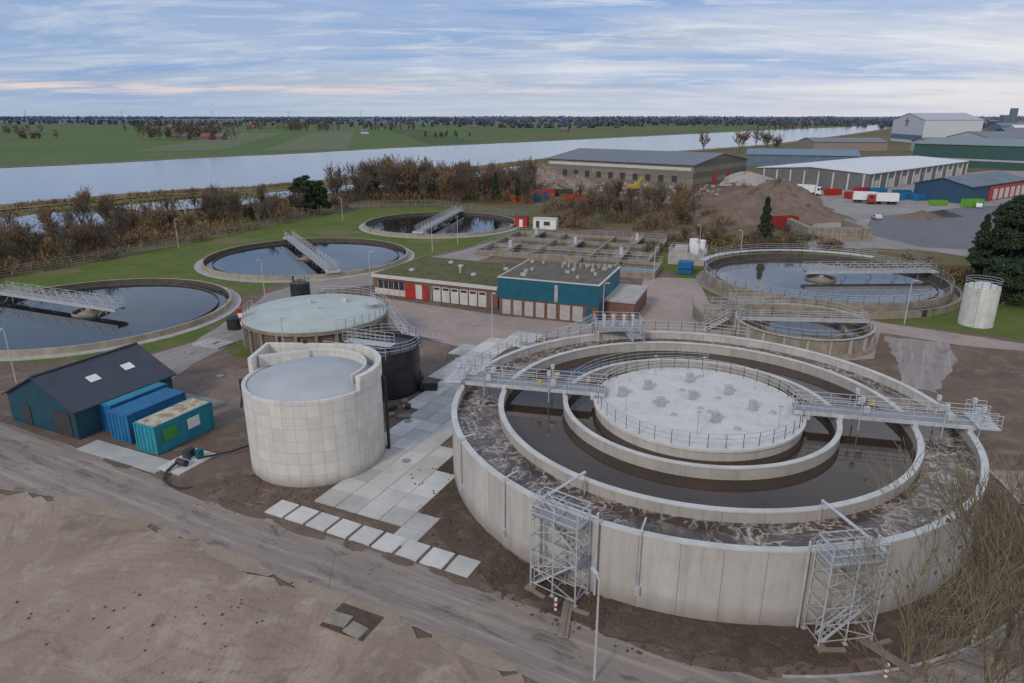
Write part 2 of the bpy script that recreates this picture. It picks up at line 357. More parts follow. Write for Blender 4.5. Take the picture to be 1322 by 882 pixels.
sheet('river_bank_reeds',[(x-4,y+11) for x,y in rt[:-1]]+[(x-2,y-3) for x,y in rt[:-1]][::-1],.43,reed,3,12)
sheet('river_bank_grass',[(-190,190)]+[(x-3,y+5) for x,y in rb]+[(x+6,y-11) for x,y in rb][::-1],.34,reed,1.5,8)
sheet('river_dike_lawn',[(-150,214),(-128,248),(-98,272),(-84,296),(-36,350),(24,455),(34,448),(-24,340),(-70,288),(-95,262),(-120,246),(-140,214)],.35,grass,1.2,5)
sheet('river_water',rt+rb[::-1]+[(-260,120),(-420,-100)],.30,river)
sheet('pond_water',[(-185,175),(-144,193),(-141,208),(-128,210),(-109,193),(-110,173),(-120,160)],.31,pondm,2,6)
sheet('pond_water',[(-128,223),(-112,244),(-88,244),(-86,231),(-102,215),(-110,208)],.37,pondm,2,6)
sheet('ditch_water',[(-96,259),(-69,295),(-24,355),(14,432),(17,393),(-22,324),(-63.5,270),(-82,235)],.37,pondm,1.5,8)
sheet('site_soil',[(-120,-60),(80,-60),(90,60),(92,108),(84,135),(45,178),(8,182),(-20,170),(-45,120),(-58,68),(-90,50)],.02,soil,1,5)
sheet('lawn',[(-58,66),(-92,121),(-81,140),(-70,171),(-58,197),(-47,220),(-25,224),(4,194),(8,176),(-12,150),(-21,139),(-29,131),(-40,118),(-45,107),(-41,98),(-42,85),(-46,78.4),(-52,71)],.03,grass,.35,1.5)
sheet('lawn',[(50,98.5),(62.5,102.4),(72,110),(77.6,140),(60,150),(34,150),(28,135),(30,126),(33,108),(42,99)],.035,grass,.3,1.5)
sheet('lawn',[(60,101),(77.6,118),(88,116),(120,112),(120,75),(66,85.5),(63.7,88),(56.3,91.8),(51,95)],.03,grass,.3,1.5)
sheet('lawn',[(-34,79),(-29,80),(-29,84.5),(-35,86),(-37,83)],.04,grass,.3,1)
sheet('worn_earth_patch',[(-70,66),(-56,67),(-50,74),(-52,78),(-62,76),(-80,82),(-90,80)],.045,soil,.6,1.5)
for (px,py,pr) in ((-86,126,3),(-66,160,4),(-20,160,3),(-50,113,2.2),(-44,172,4),(-8,168,3),(60,97,1.6),(-30,122,2)):
    sheet('worn_earth_patch',[(px+pr*(1+.3*math.sin(3*a))*math.cos(a)*1.5,py+pr*math.sin(a)) for a in [2*pi*i/14 for i in range(14)]],.047,M3('sparse_grass',[(.17,.16,.06),(.2,.165,.09),(.12,.14,.04)],(.4,1,4),bp=.4) if px==-86 else bpy.data.materials['sparse_grass'],.35,.8)
sheet('site_road',[(-44.8,73.6),(-45,78.4),(-41.5,84.4),(-40.6,98),(-40.5,109.7),(-36.3,119.8),(-27.9,127),(-12,147),(-2,164),(8,174),(14,167),(-1.9,147),(-9.2,131),(-20,118),(-31.6,112),(-34.3,100),(-35.7,85),(-37.9,76.2),(-37.9,70)],.05,roadm2,.15,2)
sheet('paved_yard',[(-35,97),(-30.8,111),(-22.8,108),(-1.8,97),(12,92),(20,104),(24,122),(33.6,121),(31,104),(33,96),(40,93),(50,96),(53,93),(66,84),(90,76),(90,71),(58,83),(50,88.5),(44,78),(38,77),(28,80),(19.9,86),(4,86.7),(-6,82),(-14.8,88.5),(-23.3,96)],.04,paver,.1,3)
sheet('gravel_bed',[(-16,87),(-8,83.5),(-8,75),(-12,69),(-18,76)],.045,gravel,.2,1.5)
sheet('gravel_bed',[(-44,70),(-37.9,72),(-27,76),(-18,66),(-27,60),(-36,64)],.032,gravel,.3,1.5)
sheet('concrete_footpath',[(-44,71.5),(-36,66),(-30,63.5),(-29.4,64.8),(-35.2,67.4),(-43,73)],.052,roadm2,.05,2)
sheet('yard_road',[(49.5,87),(56.5,84),(54,78),(50,73),(45,67),(42.5,69.5),(46,76)],.055,roadm2,.35,1.0)
ru=[(-110,92),(-49.3,60),(-36.7,53.6),(-19,43.9),(-3.5,36.7),(1.8,33.5),(8.4,29.8),(11,28.9),(14.3,28.2)]
rl=[(-110,84),(-40.4,47.5),(-36.2,46.6),(-28,43.6),(-13.7,36),(-4.4,31.6),(1.2,28.1),(6,25.4),(10,24.6),(15,24.3)]
sheet('access_road',ru+rl[::-1],.06,roadm,.14,1.0)
sheet('access_road',arc(15.45,52.7,24.3,28.3,-95,-5,60),.062,roadm,.1,1.2)
sheet('sand_field',[(x,y-.25) for x,y in rl]+[(16,-40),(-110,-40)],.064,sand,.5,.8)
spill=M3('sand_spill',[(.36,.285,.22),(.30,.235,.185),(.4,.325,.26)],(.4,1,6),bp=.6)
for k in range(16):
    t=random.uniform(.12,.95); i=random.choice((2,3,4,5)); a=Vector(rl[i]).lerp(Vector(rl[i+1]),t); L=random.uniform(.8,3.5)
    sheet('sand_spill',[(a.x+L*math.cos(q)*.9+.25*math.sin(q),a.y-.48*L*math.cos(q)+.55*math.sin(q)) for q in [2*pi*j/16 for j in range(16)]],.068+.001*k,spill,.12,.5)
for k in range(10):
    t=random.random(); i=random.choice((2,3,4)); a=Vector(ru[i]).lerp(Vector(ru[i+1]),t); L=random.uniform(.6,2.6)
    sheet('soil_spill',[(a.x+L*math.cos(q)*.9+.2*math.sin(q),a.y-.12-.48*L*math.cos(q)+.4*math.sin(q)) for q in [2*pi*j/16 for j in range(16)]],.086+.001*k,soil,.1,.5)
sheet('industrial_yard',[(55,150),(79,180),(100,215),(106,251),(150,300),(260,380),(420,330),(300,180),(140,135),(95,140),(88,150)],.05,indy,1,6)
sheet('industrial_yard_asphalt',[(92,152),(88,172),(105,200),(150,225),(190,235),(170,180),(120,142)],.06,asph)
sheet('bare_earth',[(-2,232),(15,420),(60,330),(100,300),(112,255),(85,190),(55,176),(30,210)],.045,soil,2,6)
kb=MB()
pts=arc(15.45,52.7,24.15,24.3,-93,-5,60); kb.prism(pts,0,.13)
kb.obj('road_kerb',conc)
def inpoly(x,y,P):
    r=False;j=len(P)-1
    for i in range(len(P)):
        if (P[i][1]>y)!=(P[j][1]>y) and x<(P[j][0]-P[i][0])*(y-P[i][1])/(P[j][1]-P[i][1])+P[i][0]: r=not r
        j=i
    return r
P=[(-14.9,44.9),(-13,48.4),(-11.5,55.9),(-9,68.9),(-6.5,81.9),(0.9,88.2),(4.5,86.7),(-1.5,79),(-3.6,64.7),(-5.6,50.2),(-6.6,40.5)]
sb=[MB(),MB(),MB()]; ca,sa=math.cos(R_(-25)),math.sin(R_(-25))
for i in range(-40,40):
    for j in range(-5,50):
        lx,ly=i*2.0,j*2.0; x,y=lx*ca-ly*sa,lx*sa+ly*ca
        if inpoly(x,y,P) and (x-15.45)**2+(y-52.7)**2>21.3**2:
            sb[0].box(x,y,.06+random.uniform(-.012,.012),1.95,1.95,.12,R_(-25)+random.uniform(-.006,.006),random.choice((0,0,1,2)))
slabm2=M('concrete_slabs_grey',(.48,.47,.435),(.37,.36,.33),.35,bp=.2); slabm3=M('concrete_slabs_pale',(.64,.63,.59),(.52,.51,.475),.5,bp=.2)
sb[0].obj('slab_path',[slabm,slabm2,slabm3])
for i in range(9):
    t=i/8; x=-17.2+t*14.0;y=44.6-t*6.9
    sb[1].box(x,y,.08,1.68,1.8,.14,R_(-26)+random.uniform(-.02,.02),random.choice((0,1)))
sb[1].obj('slab_path',[slabm,slabm3])
b=MB(); b.box(-10.1,32.7,.12,1.4,.95,.16,R_(-20)).box(-8.9,31.8,.14,1.2,.9,.16,R_(-32)).box(-9.3,32.6,.085,3.0,2.1,.04,R_(-25),1); b.obj('concrete_cover_slabs',[concd,soild])
def lump(b,x,y,r,z=.05,m=0):
    b.cyl((x,y,z),(x+random.uniform(-.4,.4)*r,y+random.uniform(-.4,.4)*r,z+r*.8),r,r*.45,5,True,m)
b=MB()
for k in range(220):
    x=random.uniform(-45,10);y=random.uniform(14,44)
    if y>24-.52*x: continue
    lump(b,x,y,random.uniform(.025,.09))
for k in range(40): lump(b,-20+random.gauss(0,5),33+random.gauss(0,2),random.uniform(.04,.13))
b.obj('stones',soild)
b=MB()
for k in range(900):
    a=R_(random.uniform(-175,20)); r=random.uniform(20.6,24.2); lump(b,15.45+r*math.cos(a),52.7+r*math.sin(a),random.uniform(.04,.16))
for k in range(260): 
    x=random.uniform(-24,-12); y=random.uniform(44,50)
    lump(b,x,y,random.uniform(.03,.1))
b.obj('soil_clods',soild)
# ------------------------------------------------------------------ big aeration tank
BX,BY=15.45,52.7
g=group('circular_aeration_tank',BX,BY)
MB().ring(20.05,20.42,0,5.0,162).obj('outer_wall',panel,g)
MB().ring(20.0,20.47,5.002,5.1,162).obj('wall_coping',concl,g)
MB().ring(16.2,16.55,2,5.05,128,m=0).ring(10.8,11.1,2,5.05,96).obj('inner_walls',M_panel('inner_wall_panels',(.46,.44,.40),40,.008,var=.08,streak=.6),g)
MB().ring(16.15,16.6,5.052,5.14,128).ring(10.75,11.15,5.052,5.14,96).obj('inner_wall_coping',concl,g)
MB().ring(16.5,20.1,3,4.32,128).obj('outer_ring_foam_water',foam,g)
MB().ring(11.05,16.25,3,4.20,128).obj('middle_ring_water',tankw2,g)
MB().ring(8.3,10.85,3,4.20,96).obj('inner_ring_water',tankw2,g)
MB().ring(8.1,8.4,2,4.95,96).obj('cover_wall',M_panel('cover_wall_panels',(.55,.53,.50),32,.008,var=.05,streak=.5),g)
MB().disc(8.55,5.15,96,zc=5.3).ring(8.2,8.551,4.952,5.149,96).obj('concrete_cover',roofp,g)
b=MB(); b.rail(circ(8.25,5.16,end=False,n=40),1.1,1.3,closed=True,r=.025)
b.rail(circ(11.0,5.14,R_(70),R_(178),n=20),1.0,1.6,r=.022)
b.rail(circ(20.6,5.1,R_(60),R_(165),n=26),1.1,1.6,r=.03)
b.obj('railings',galv,g)
b=MB()
for (x,y) in [(-3.5,3),(-3.2,-.8),(.6,4.7),(3.2,1.8),(0.5,-3.8),(4.2,-1.5),(-.2,.6),(-6,1.5)]:
    b.box(x,y,5.6,.5,.45,.7,R_(20)); b.box(x,y,5.98,.6,.55,.06,R_(20)); b.box(x,y,5.27,.7,.6,.08,R_(20))
for (x,y) in [(-6.2,-1.6),(-1.5,-6),(2.2,6.2),(5.8,2.9),(-2.2,6.5),(5,-5),(-4.8,5)]:
    b.cyl((x,y,5.2),(x,y,7.0),.04,.03,5); b.box(x,y,7.05,.3,.15,.1)
for k in range(10):
    a=random.uniform(0,6.28);r=random.uniform(1,7); b.cyl((r*math.cos(a),r*math.sin(a),5.2),(r*math.cos(a),r*math.sin(a),5.36),.25,.25,8)
b.obj('roof_cabinets',[M('cabinet_grey',(.45,.45,.44),(.35,.35,.34),2),galvd],g)
ba=R_(-13.2)
def bridge(g,r0,r1,z,ang,w=1.5,truss=True,h=1.1,name='walkway',depth=.35,off=0,dm=None):
    c,n=math.cos(ang),math.sin(ang); P=lambda r,o,z:(r*c-(o+off)*n,r*n+(o+off)*c,z)
    b=MB(); mx=(r0+r1)/2; q=P(mx,0,z); b.box(q[0],q[1],q[2],abs(r1-r0),w,.08,ang,1)
    for e in (-1,1):
        q=P(mx,e*w/2,z-depth/2+.04); b.box(q[0],q[1],q[2],abs(r1-r0),.09,depth,ang,0)
        b.rail([P(r0,e*w/2,z+.04),P(r1,e*w/2,z+.04)],h,1.5,r=.03)
        if truss:
            k=max(2,int(abs(r1-r0)/1.5))
            for i in range(k):
                a0=r0+(r1-r0)*i/k;a1=r0+(r1-r0)*(i+1)/k
                zz=(z,z+h) if i%2 else (z+h,z); b.cyl(P(a0,e*w/2,zz[0]),P(a1,e*w/2,zz[1]),.035,.035,4,False)
    b.obj(name,[galv,dm or galvd],g); return P
bridge(g,-21.6,-7.6,5.6,ba,1.5,False,name='walkway_bridge')
bridge(g,7.6,21.9,5.6,ba,1.5,False,name='walkway_bridge_part')
b=MB(); c_,n_=math.cos(ba),math.sin(ba)
for r in (-20.2,-16.4,-11,-8.6,8.6,11,16.4,20.2):
    b.box(r*c_,r*n_,5.2,.35,1.9,.45,ba)
for r in (-20.5,-18.2,-12.4,12.4,18.3,20.8):
    for o in (-.9,.9):
        x,y=r*c_-o*n_,r*n_+o*c_; b.cyl((x,y,4.4),(x,y,7.2),.05,.04,5); b.box(x,y,7.05,.3,.25,.4,ba,0); b.box(x+.4,y,6.2,.45,.3,.5,ba,0)
for r in (-20.9,21.2):
    x,y=r*c_,r*n_; b.box(x,y,5.72,1.5,3.0,.1,ba)
    for e in (-1,1): b.rail([(x-.7*c_-e*1.5*n_,y-.7*n_+e*1.5*c_,5.77),(x+.7*c_-e*1.5*n_,y+.7*n_+e*1.5*c_,5.77)],1.1,1)
b.obj('bridge_supports',galv,g)
b=MB()
for r,o in ((-12,.9),(-13.2,-.9),(13.6,.9),(-9.2,.9)):
    b.box(r*c_-o*n_,r*n_+o*c_,6.2,.3,.22,.4,ba)
b.obj('control_boxes',yellow,g)
b=MB(); b.box(-3.6,20.2,5.7,5.2,3.6,.12,R_(-5),1); b.rail([(-6.2,22.1,5.76),(-1.1,21.7,5.76),(-1.2,18.3,5.76),(-6.1,18.6,5.76)],1.1,1.2,closed=True)
for x,y in ((-6,22),(-1.2,21.6),(-6,18.6),(-1.3,18.4)): b.cyl((x,y,0 if y>20.4 else 4.4),(x,y,5.7),.09,.09,6)
for x in (-5.2,-4.2,-3.0,-2.0): b.cyl((x,20,5.76),(x,20,6.9),.16,.16,8); b.box(x,20.3,6.9,.35,.5,.3)
b.stairs((-6.3,21.4,5.7),(-11.5,23.0,2.6),1.0,1,0)
b.box(-13,23.2,2.6,3.2,1.3,.1,R_(-15),1); b.rail([(-14.6,24.0,2.65),(-11.6,23.2,2.65)],1.1,1); b.rail([(-14.7,22.8,2.65),(-11.6,22.2,2.65)],1.1,1)
for x,y in ((-14.4,24),(-11.7,23.2),(-14.4,22.9),(-11.7,22.4)): b.cyl((x,y,0),(x,y,3.7),.07,.07,5)
b.obj('access_platform',[galv,galvd],g)
bridge(g,16.3,20.6,5.55,R_(97),1.2,False,name='short_walkway')
def tower(ang,side,w=3.2):
    t=group('scaffold_stair_tower',BX+21.35*math.cos(ang),BY+21.35*math.sin(ang),0,ang+pi/2)
    b=MB(); H=5.4
    for x in (-w/2,0,w/2):
        for y in (-.75,.75): b.cyl((x,y,0),(x,y,H+(1.0 if y<0 else .5)),.05,.05,5)
    for z in (.4,1.5,2.6,3.7,4.8,5.4,5.9,6.4):
        for y in (-.75,.75): b.cyl((-w/2,y,z),(w/2,y,z),.035,.035,4)
        for x in (-w/2,0,w/2): b.cyl((x,-.75,z),(x,.75,z),.035,.035,4)
    for i in range(4):
        z=.4+1.2*i; s=1 if i%2 else -1
        b.cyl((-s*w/2,-.75,z),(s*w/2,-.75,z+1.2),.035,.035,4); b.cyl((-s*w/2,.75,z),(s*w/2,.75,z+1.2),.035,.035,4)
        b.cyl((w/2,-.75,z),(w/2,.75,z+1.2),.03,.03,4);b.cyl((-w/2,.75,z),(-w/2,-.75,z+1.2),.03,.03,4)
    b.stairs((-1.4,-.35,.3),(1.4,-.35,2.8),.6,1,0); b.stairs((1.4,.35,2.8),(-1.4,.35,5.2),.6,1,0)
    b.box(0,0,5.2,w,1.4,.06,0,1); b.box(1.45,0,2.8,.5,1.4,.06,0,1)
    for x in (-1.6,0,1.6):
        for y in (-.75,.75): b.box(x,y,.1,.25,.25,.06)
    b.obj('scaffold_frame',[galv,galvd],t)
    b=MB()
    for x in (-w/2-.4,w/2+.5): b.cyl((x,.75,0.2),(x,.75,5.9),.08,.08,8)
    b.cyl((side*1.7,-.7,5.75),(side*.9,4.4,6.0),.1,.1,8); b.cyl((side*1.7,-.7,5.75),(side*2.0,.75,4.6),.05,.05,5); b.cyl((-w/2-.4,.75,5.6),(w/2+.5,.75,5.6),.06,.06,6)
    b.cyl((side*.9,4.4,6.0),(side*.9,4.4,4.3),.04,.04,5)
    b.obj('davit_beam',galv,t)
    b=MB(); b.box(1.7,-1.9,.16,.6,3.4,.06,R_(25)); b.box(1.75,-1.9,.22,.05,3.3,.06,R_(25)); b.box(2.0,-1.0,.12,1.4,.25,.12,R_(10)); b.box(-1.0,-1.1,.12,1.5,.25,.14,R_(-8)); b.box(-1.5,-.9,.1,.6,.6,.1)
    b.obj('timber_planks',wood,t)
tower(R_(-126),-1); tower(R_(-82),1)
b=MB()
for a in (-141,-113,-160):
    a=R_(a); x,y=BX+20.55*math.cos(a),BY+20.55*math.sin(a); b.cyl((x,y,1.3),(x,y,5.4),.07,.07,6); b.cyl((x,y,5.4),(x-1.2*math.cos(a),y-1.2*math.sin(a),5.55),.06,.06,5)
    b.box(x,y,1.3,.3,.3,.5,a)
b.obj('wall_bracket_pipes',galv)
sheet('soil_skirt',arc(BX,BY,20.3,23.4,-178,20,70),.07,soild,.4,1)
# ------------------------------------------------------------------ settling tanks
def settling(name,x,y,R,h,ang,r0,r1,wall=mossy,water=tankw,apron=1.3,rail=False,zb=None,well=True):
    g=group(name,x,y)
    wz=max(.16,h-.9)
    MB().ring(R-.4,R,0,h,120,mt=0).obj('rim_wall',wall,g)
    MB().ring(R-.42,R-.401,wz,h-.02,120).obj('wet_band',concw,g)
    if apron: MB().ring(R,R+apron,.0,.14,120).obj('concrete_apron',conc if not rail else concd,g)
    MB().ring(R-2.1,R-1.95,.0,wz+.22,120).ring(R-1.0,R-.9,0,wz+.1,120).obj('weir_launder',concw,g)
    MB().disc(R-.41,wz,120).obj('tank_water',water,g)
    zb=zb or h+.7
    P=bridge(g,r0,r1,zb,ang,1.7,True,1.25,'scraper_bridge',.5)
    b=MB()
    for r in (r0,r1):
        if abs(r)>R-4:
            q=P((R-.2)*(1 if r>0 else -1),0,h+.35); b.box(q[0],q[1],q[2],1.0,2.6,.45,ang); 
            for e in (-1,1):
                q=P((R-.2)*(1 if r>0 else -1),e*1.1,h+.2); c,n=math.cos(ang),math.sin(ang); b.cyl((q[0]-.12*c,q[1]-.12*n,h+.2),(q[0]+.12*c,q[1]+.12*n,h+.2),.22,.22,12,m=1)
    b.cyl((0,0,0),(0,0,zb),.5,.5,14); 
    for k in range(5):
        r=r0+(r1-r0)*(k+.5)/5; q=P(r,.3,0); b.cyl((q[0],q[1],wz-.1),(q[0],q[1],zb),.06,.06,5); q2=P(r+1.2,.9,0); b.cyl((q2[0],q2[1],wz-.1),(q[0],q[1],zb),.05,.05,5)
    b.obj('bridge_carriage',[galv,black],g)
    if well: MB().ring(2.4,2.5,wz-.2,wz+.35,32).cyl((0,0,wz-.1),(0,0,wz+.5),2.0,.6,20).obj('influent_well',concd,g)
    if rail: MB().rail(circ(R-.1,h,n=56,end=False),1.1,2.2,.03,True).obj('rim_railing',galv,g)
    return g
settling('settling_tank',-62.8,98,19.7,.9,R_(157),-6.5,20)
settling('settling_tank',-42,139.4,20.4,.9,R_(118),-20.2,20.6)
settling('settling_tank',-19.2,185,20.4,.9,R_(80),-20,20.6)
g=settling('settling_tank',53.6,116,19.6,2.0,R_(2),-3,19.6,wall=concd,rail=True,water=M_water('grey_settled_water',(.06,.055,.045),.04,.05,.8,(.09,.08,.065)))
b=MB(); b.ring(20.6,21.0,0,1.1,90,R_(-150),R_(60)); b.obj('outer_kerb_wall',concd,g)
b=MB(); b.ring(19.9,21.2,2.3,2.4,60,R_(40),R_(150)); b.rail(circ(21.2,2.4,R_(40),R_(150),n=30),1.1,2); b.obj('outer_railing',galv,g)
g=group('sludge_thickener',38.5,86.6)
MB().ring(8.0,8.35,0,2.3,64).ring(8.35,8.9,0,.5,64).ring(5.2,5.4,0,1.7,48).obj('walls',concd,g)
b=MB()
for k in range(20):
    a=2*pi*k/20; b.box(8.45*math.cos(a),8.45*math.sin(a),1.1,.3,.3,2.2,a)
b.ring(8.3,8.6,2.3,2.42,64); b.obj('wall_ribs',conc,g)
MB().disc(8.01,1.2,64).obj('water',aerw,g)
b=MB().rail(circ(8.2,2.42,n=32,end=False),1.0,1.6,.022,True,mid=1)
b.obj('railings',galv,g); bridge(g,-8.2,8.2,2.5,R_(175),1.1,False,.9,name='walkway',depth=.2,dm=conc)
MB().bx(-7,-2,6,10.2,0,2.9).bx(-12,-7.2,4,10,0,1.8).bx(-1.8,2,8.2,11.2,0,2.2).obj('pump_chambers',concd,g)
b=MB().rail([(-7,6,2.9),(-2,6,2.9),(-2,10.2,2.9),(-7,10.2,2.9)],1.1,1.3,.022,True,mid=1); b.rail([(-12,4,1.8),(-7.2,4,1.8),(-7.2,10,1.8),(-12,10,1.8)],1.1,1.3,.022,True,mid=1); b.stairs((-12.2,3,0),(-9,3,1.8),.9); b.obj('chamber_railings',galv,g)
g=group('screening_pit',31,92.5,0,R_(-22)); b=MB().ring(1.6,1.9,0,2.1,32).ring(1.3,1.5,0,1.2,32,cx=4.2,cy=1); b.bx(-3.2,3,2.2,4.6,0,1.5); b.obj('walls',concd,g); MB().disc(1.6,1.7,32).obj('water',black,g)
b=MB().rail(circ(1.75,2.1,n=12,end=False),1.0,1,.022,True,mid=1); b.rail([(-3.2,2.2,1.5),(3,2.2,1.5),(3,4.6,1.5),(-3.2,4.6,1.5)],1.1,1.2,.022,True,mid=1); b.obj('railings',galv,g)
# ------------------------------------------------------------------ concrete silo with raised collar
g=group('concrete_digester_tank',-16.7,53.4)
MB().ring(5.3,5.62,0,7.3,72).obj('wall',silop,g)
MB().dome(5.32,7.15,1.15).obj('domed_roof',silocap,g,True)
b=MB()
b.ring(5.25,5.72,7.302,8.5,30,R_(-35),R_(60))
def wallseg(p,q,t,z0,z1):
    d=(Vector(q)-Vector(p)); L=d.length; b.box((p[0]+q[0])/2,(p[1]+q[1])/2,(z0+z1)/2,L,t,z1-z0,math.atan2(d.y,d.x))
wallseg((2.7,4.9),(-5.4,5.3),.35,7.0,8.49); wallseg((-5.45,5.46),(-5.6,1.2),.35,7.0,8.48); wallseg((-5.3,2.4),(-1.4,3.9),.3,7.3,8.3)
b.ring(4.3,4.5,7.3,8.3,30,R_(-30),R_(108))
b.obj('raised_collar_wall',silop,g)
b=MB(); b.cyl((5.85,.9,0),(5.85,.9,6.8),.14,.14,8); b.cyl((5.85,.9,6.8),(5.3,.9,7.3),.14,.14,8); b.cyl((-5.75,-.4,6.3),(-5.75,-.4,7.2),.3,.3,10); b.cyl((-5.8,-.4,6.3),(-6.0,-.8,4.8),.12,.12,8)
b.box(-2,5.2,8.7,.3,.25,.35); b.obj('pipes',black,g)
MB().rail([(-.5,5.8,7.4),(5.5,3.6,7.4)],1.1,1.3).obj('railing',galv,g)
g=group('black_storage_tank',-13.6,68.8)
b=MB().cyl((0,0,0),(0,0,5.0),3.7,3.7,48,False); 
for z in (.1,1.6,3.2,4.9): b.ring(3.69,3.76,z,z+.12,48)
b.disc(3.6,4.75,48); b.obj('shell',black,g,False)
b=MB().rail(circ(3.8,5.0,n=20,end=False),1.1,1.3,.028,True); b.box(-1.5,0,5.15,5.6,1.3,.08,R_(-20),0); b.rail([(-4.2,1.6,5.2),(1.2,-.4,5.2)],1.1,1.2); b.rail([(-4.4,.3,5.2),(.9,-1.6,5.2)],1.1,1.2)
b.stairs((2.5,3.2,5.0),(5.2,9,2.5),.9); b.obj('top_railing',galv,g)
b=MB().box(4.8,-.6,.5,1.6,1.2,1.0).box(3.2,1.8,.4,1.1,1.1,.8).cyl((3.9,-1.2,0),(3.9,-1.2,2.4),.12,.12,8); b.obj('pump_boxes',black,g)
g=group('covered_sludge_tank',-25.5,85.6)
MB().ring(8.5,8.8,0,3.6,64).obj('wall',M('brown_tank_wall',(.2,.15,.11),(.13,.1,.08),.6,streak=.4),g)
b=MB()
for k in range(24):
    a=2*pi*k/24; b.box(8.95*math.cos(a),8.95*math.sin(a),1.75,.35,.35,3.5,a)
b.ring(8.8,9.15,3.3,3.62,64); b.obj('buttresses',concd,g)
MB().dome(9.1,3.9,.6).ring(8.6,9.12,3.622,3.9,72).obj('pale_roof',M('pale_green_roof',(.47,.52,.48),(.38,.43,.40),.25,bp=.03),g,True)
b=MB().rail(circ(9.2,3.9,R_(-60),R_(100),n=22),1.1,1.4); b.rail(circ(8.9,3.9,R_(170),R_(215),n=6),1.1,1.4)
b.cyl((-1.2,1.8,4.4),(-1.2,1.8,5.0),.35,.35,10); b.cyl((.6,-1,4.4),(.6,-1,4.9),.25,.25,10); b.box(3,3,4.6,.8,.8,.5); b.box(7.2,1.5,4.7,1.3,2.4,.1,R_(10)); b.stairs((8.6,2.2,3.9),(13.4,-3.6,.2),1.0)
b.rail([(6.6,3,4.75),(7.9,0,4.75)],1.1,1); b.obj('railings_and_stairs',galv,g)
g=group('black_chemical_tank',-33.3,104.5); MB().cyl((0,0,0),(0,0,3.1),1.5,1.5,28).cyl((0,0,3.1),(0,0,3.7),1.5,.5,28).cyl((-1,.0,3),(-1,0,4.2),.2,.2,8).obj('shell',black,g); MB().rail(circ(1.4,3.1,n=10,end=False),1,1,.03,True).obj('railing',galv,g)
g=group('black_chemical_tank',-38.3,90.5); MB().cyl((0,0,0),(0,0,1.6),1.1,1.1,24).cyl((0,0,1.6),(0,0,1.95),1.1,.4,24).obj('shell',black,g); MB().box(1.7,.5,.9,1.2,1.2,1.8).obj('box',dark,g)
g=group('windsock',-34.2,82.6); MB().cyl((0,0,0),(0,0,5.2),.06,.05,6).obj('pole',galv,g)
b=MB(); 
for k in range(5): b.cyl((.06*k,-.02*k,5.1-.55*k),(.06*k+.06,-.02*k,4.55-.55*k),.42-.04*k,.38-.04*k,10,True,k%2)
b.obj('sock',[red,white],g)
b=MB(); b.bx(-2.2,2.2,-1.4,1.4,0,.25); b.box(0,0,.35,1,1,.2,0,0); b.obj('concrete_platform',conc,loc=(-38.5,83.5,0),rz=R_(-24))
g=group('white_storage_silo',65.5,92.5)
MB().cyl((0,0,0),(0,0,5.6),2.15,2.15,36).cyl((0,0,5.6),(0,0,6.1),2.15,.6,36).obj('shell',M('off_white_shell',(.68,.68,.64),(.52,.52,.47),.8,streak=.4),g)
b=MB().rail(circ(2.2,5.6,n=14,end=False),1,1,.03,True); 
for z in range(14): b.box(-1.55,-1.62,.4*z+.3,.45,.05,.05,R_(-45))
b.tube([(-1.75,-1.45,0),(-1.75,-1.45,6.6)],.03).tube([(-1.4,-1.8,0),(-1.4,-1.8,6.6)],.03); b.obj('ladder',galv,g)
b=MB().box(0,0,.5,1.3,.8,1,.2).box(0,0,1.03,1.4,.9,.08,.2,1); b.obj('waste_bin',[green_p,dark],loc=(61.5,97,0)); b.obj('waste_bin',[dark,black],loc=(60,96.4,0))
# ------------------------------------------------------------------ buildings
def windows(b,x0,n,dx,y,z,w,h,m): 
    for i in range(n): b.box(x0+i*dx,y,z,w,.1,h,0,m)
g=group('office_building',-22.8,109.6,0,R_(-24)); L,D,H=22.6,16,3.5
MB().bx(0,L,0,D,0,H-.5).obj('walls',brick,g)
MB().bx(-.15,L+.0,-.25,D,H-.5+.002,H).obj('fascia',concl,g)
MB().bx(.15,L-.2,.1,D-.3,H+.001,H+.08).obj('green_roof',sedum,g)
b=MB(); windows(b,1.5,4,1.35,-.03,1.95,1.1,1.3,0); windows(b,12,6,1.6,-.03,1.3,1.35,2.4,1); windows(b,7.1,1,1,-.04,1.25,1.9,2.3,2);windows(b,9.9,1,1,-.04,1.25,.9,2.3,2)
windows(b,8.7,1,1,-.035,1.3,1.2,2.3,1); b.box(3.3,-.02,.75,6,.06,1.0,0,1)
for i in range(7): b.box(1.0+1.0*i if i<6 else 11,-.07,1.3,.07,.06,2.4,0,1)
for i in range(6): b.box(12+1.6*i,-.09,2.2,1.0,.03,.35,0,0)
for y in (2,4.5,7,9.5,12): b.box(-.03,y,1.9,.1,1.4,1.2,0,0)
b.obj('doors_and_windows',[glass,concl,red],g)
b=MB(); 
for x,y in ((5,4),(11,10),(16,5),(8,12),(19,11)): b.box(x,y,H+.3,.7,.7,.35)
b.cyl((13,6,H),(13,6,H+1),.15,.15,8); b.obj('roof_vents',galv,g)
g=group('workshop_building',-1.9,98.2,0,R_(-21)); L,D,H=15,13.3,5.5
MB().bx(0,L,0,D,0,2.5).obj('brick_base',brick,g)
MB().bx(-.12,L+.12,-.12,D,2.502,H).obj('teal_walls',teal,g)
MB().bx(-.2,L+.2,-.2,D+.1,H+.001,H+.14).obj('roof_edge',concl,g)
MB().bx(.1,L-.1,.1,D-.2,H+.141,H+.18).obj('roof',gravelroof,g)
b=MB(); windows(b,1.2,5,1.75,-.04,1.15,1.3,2.2,1); windows(b,10.2,2,1.9,-.04,1.15,1.5,2.2,1); b.box(13.7,-.05,1.1,.9,.08,2.1,0,2)
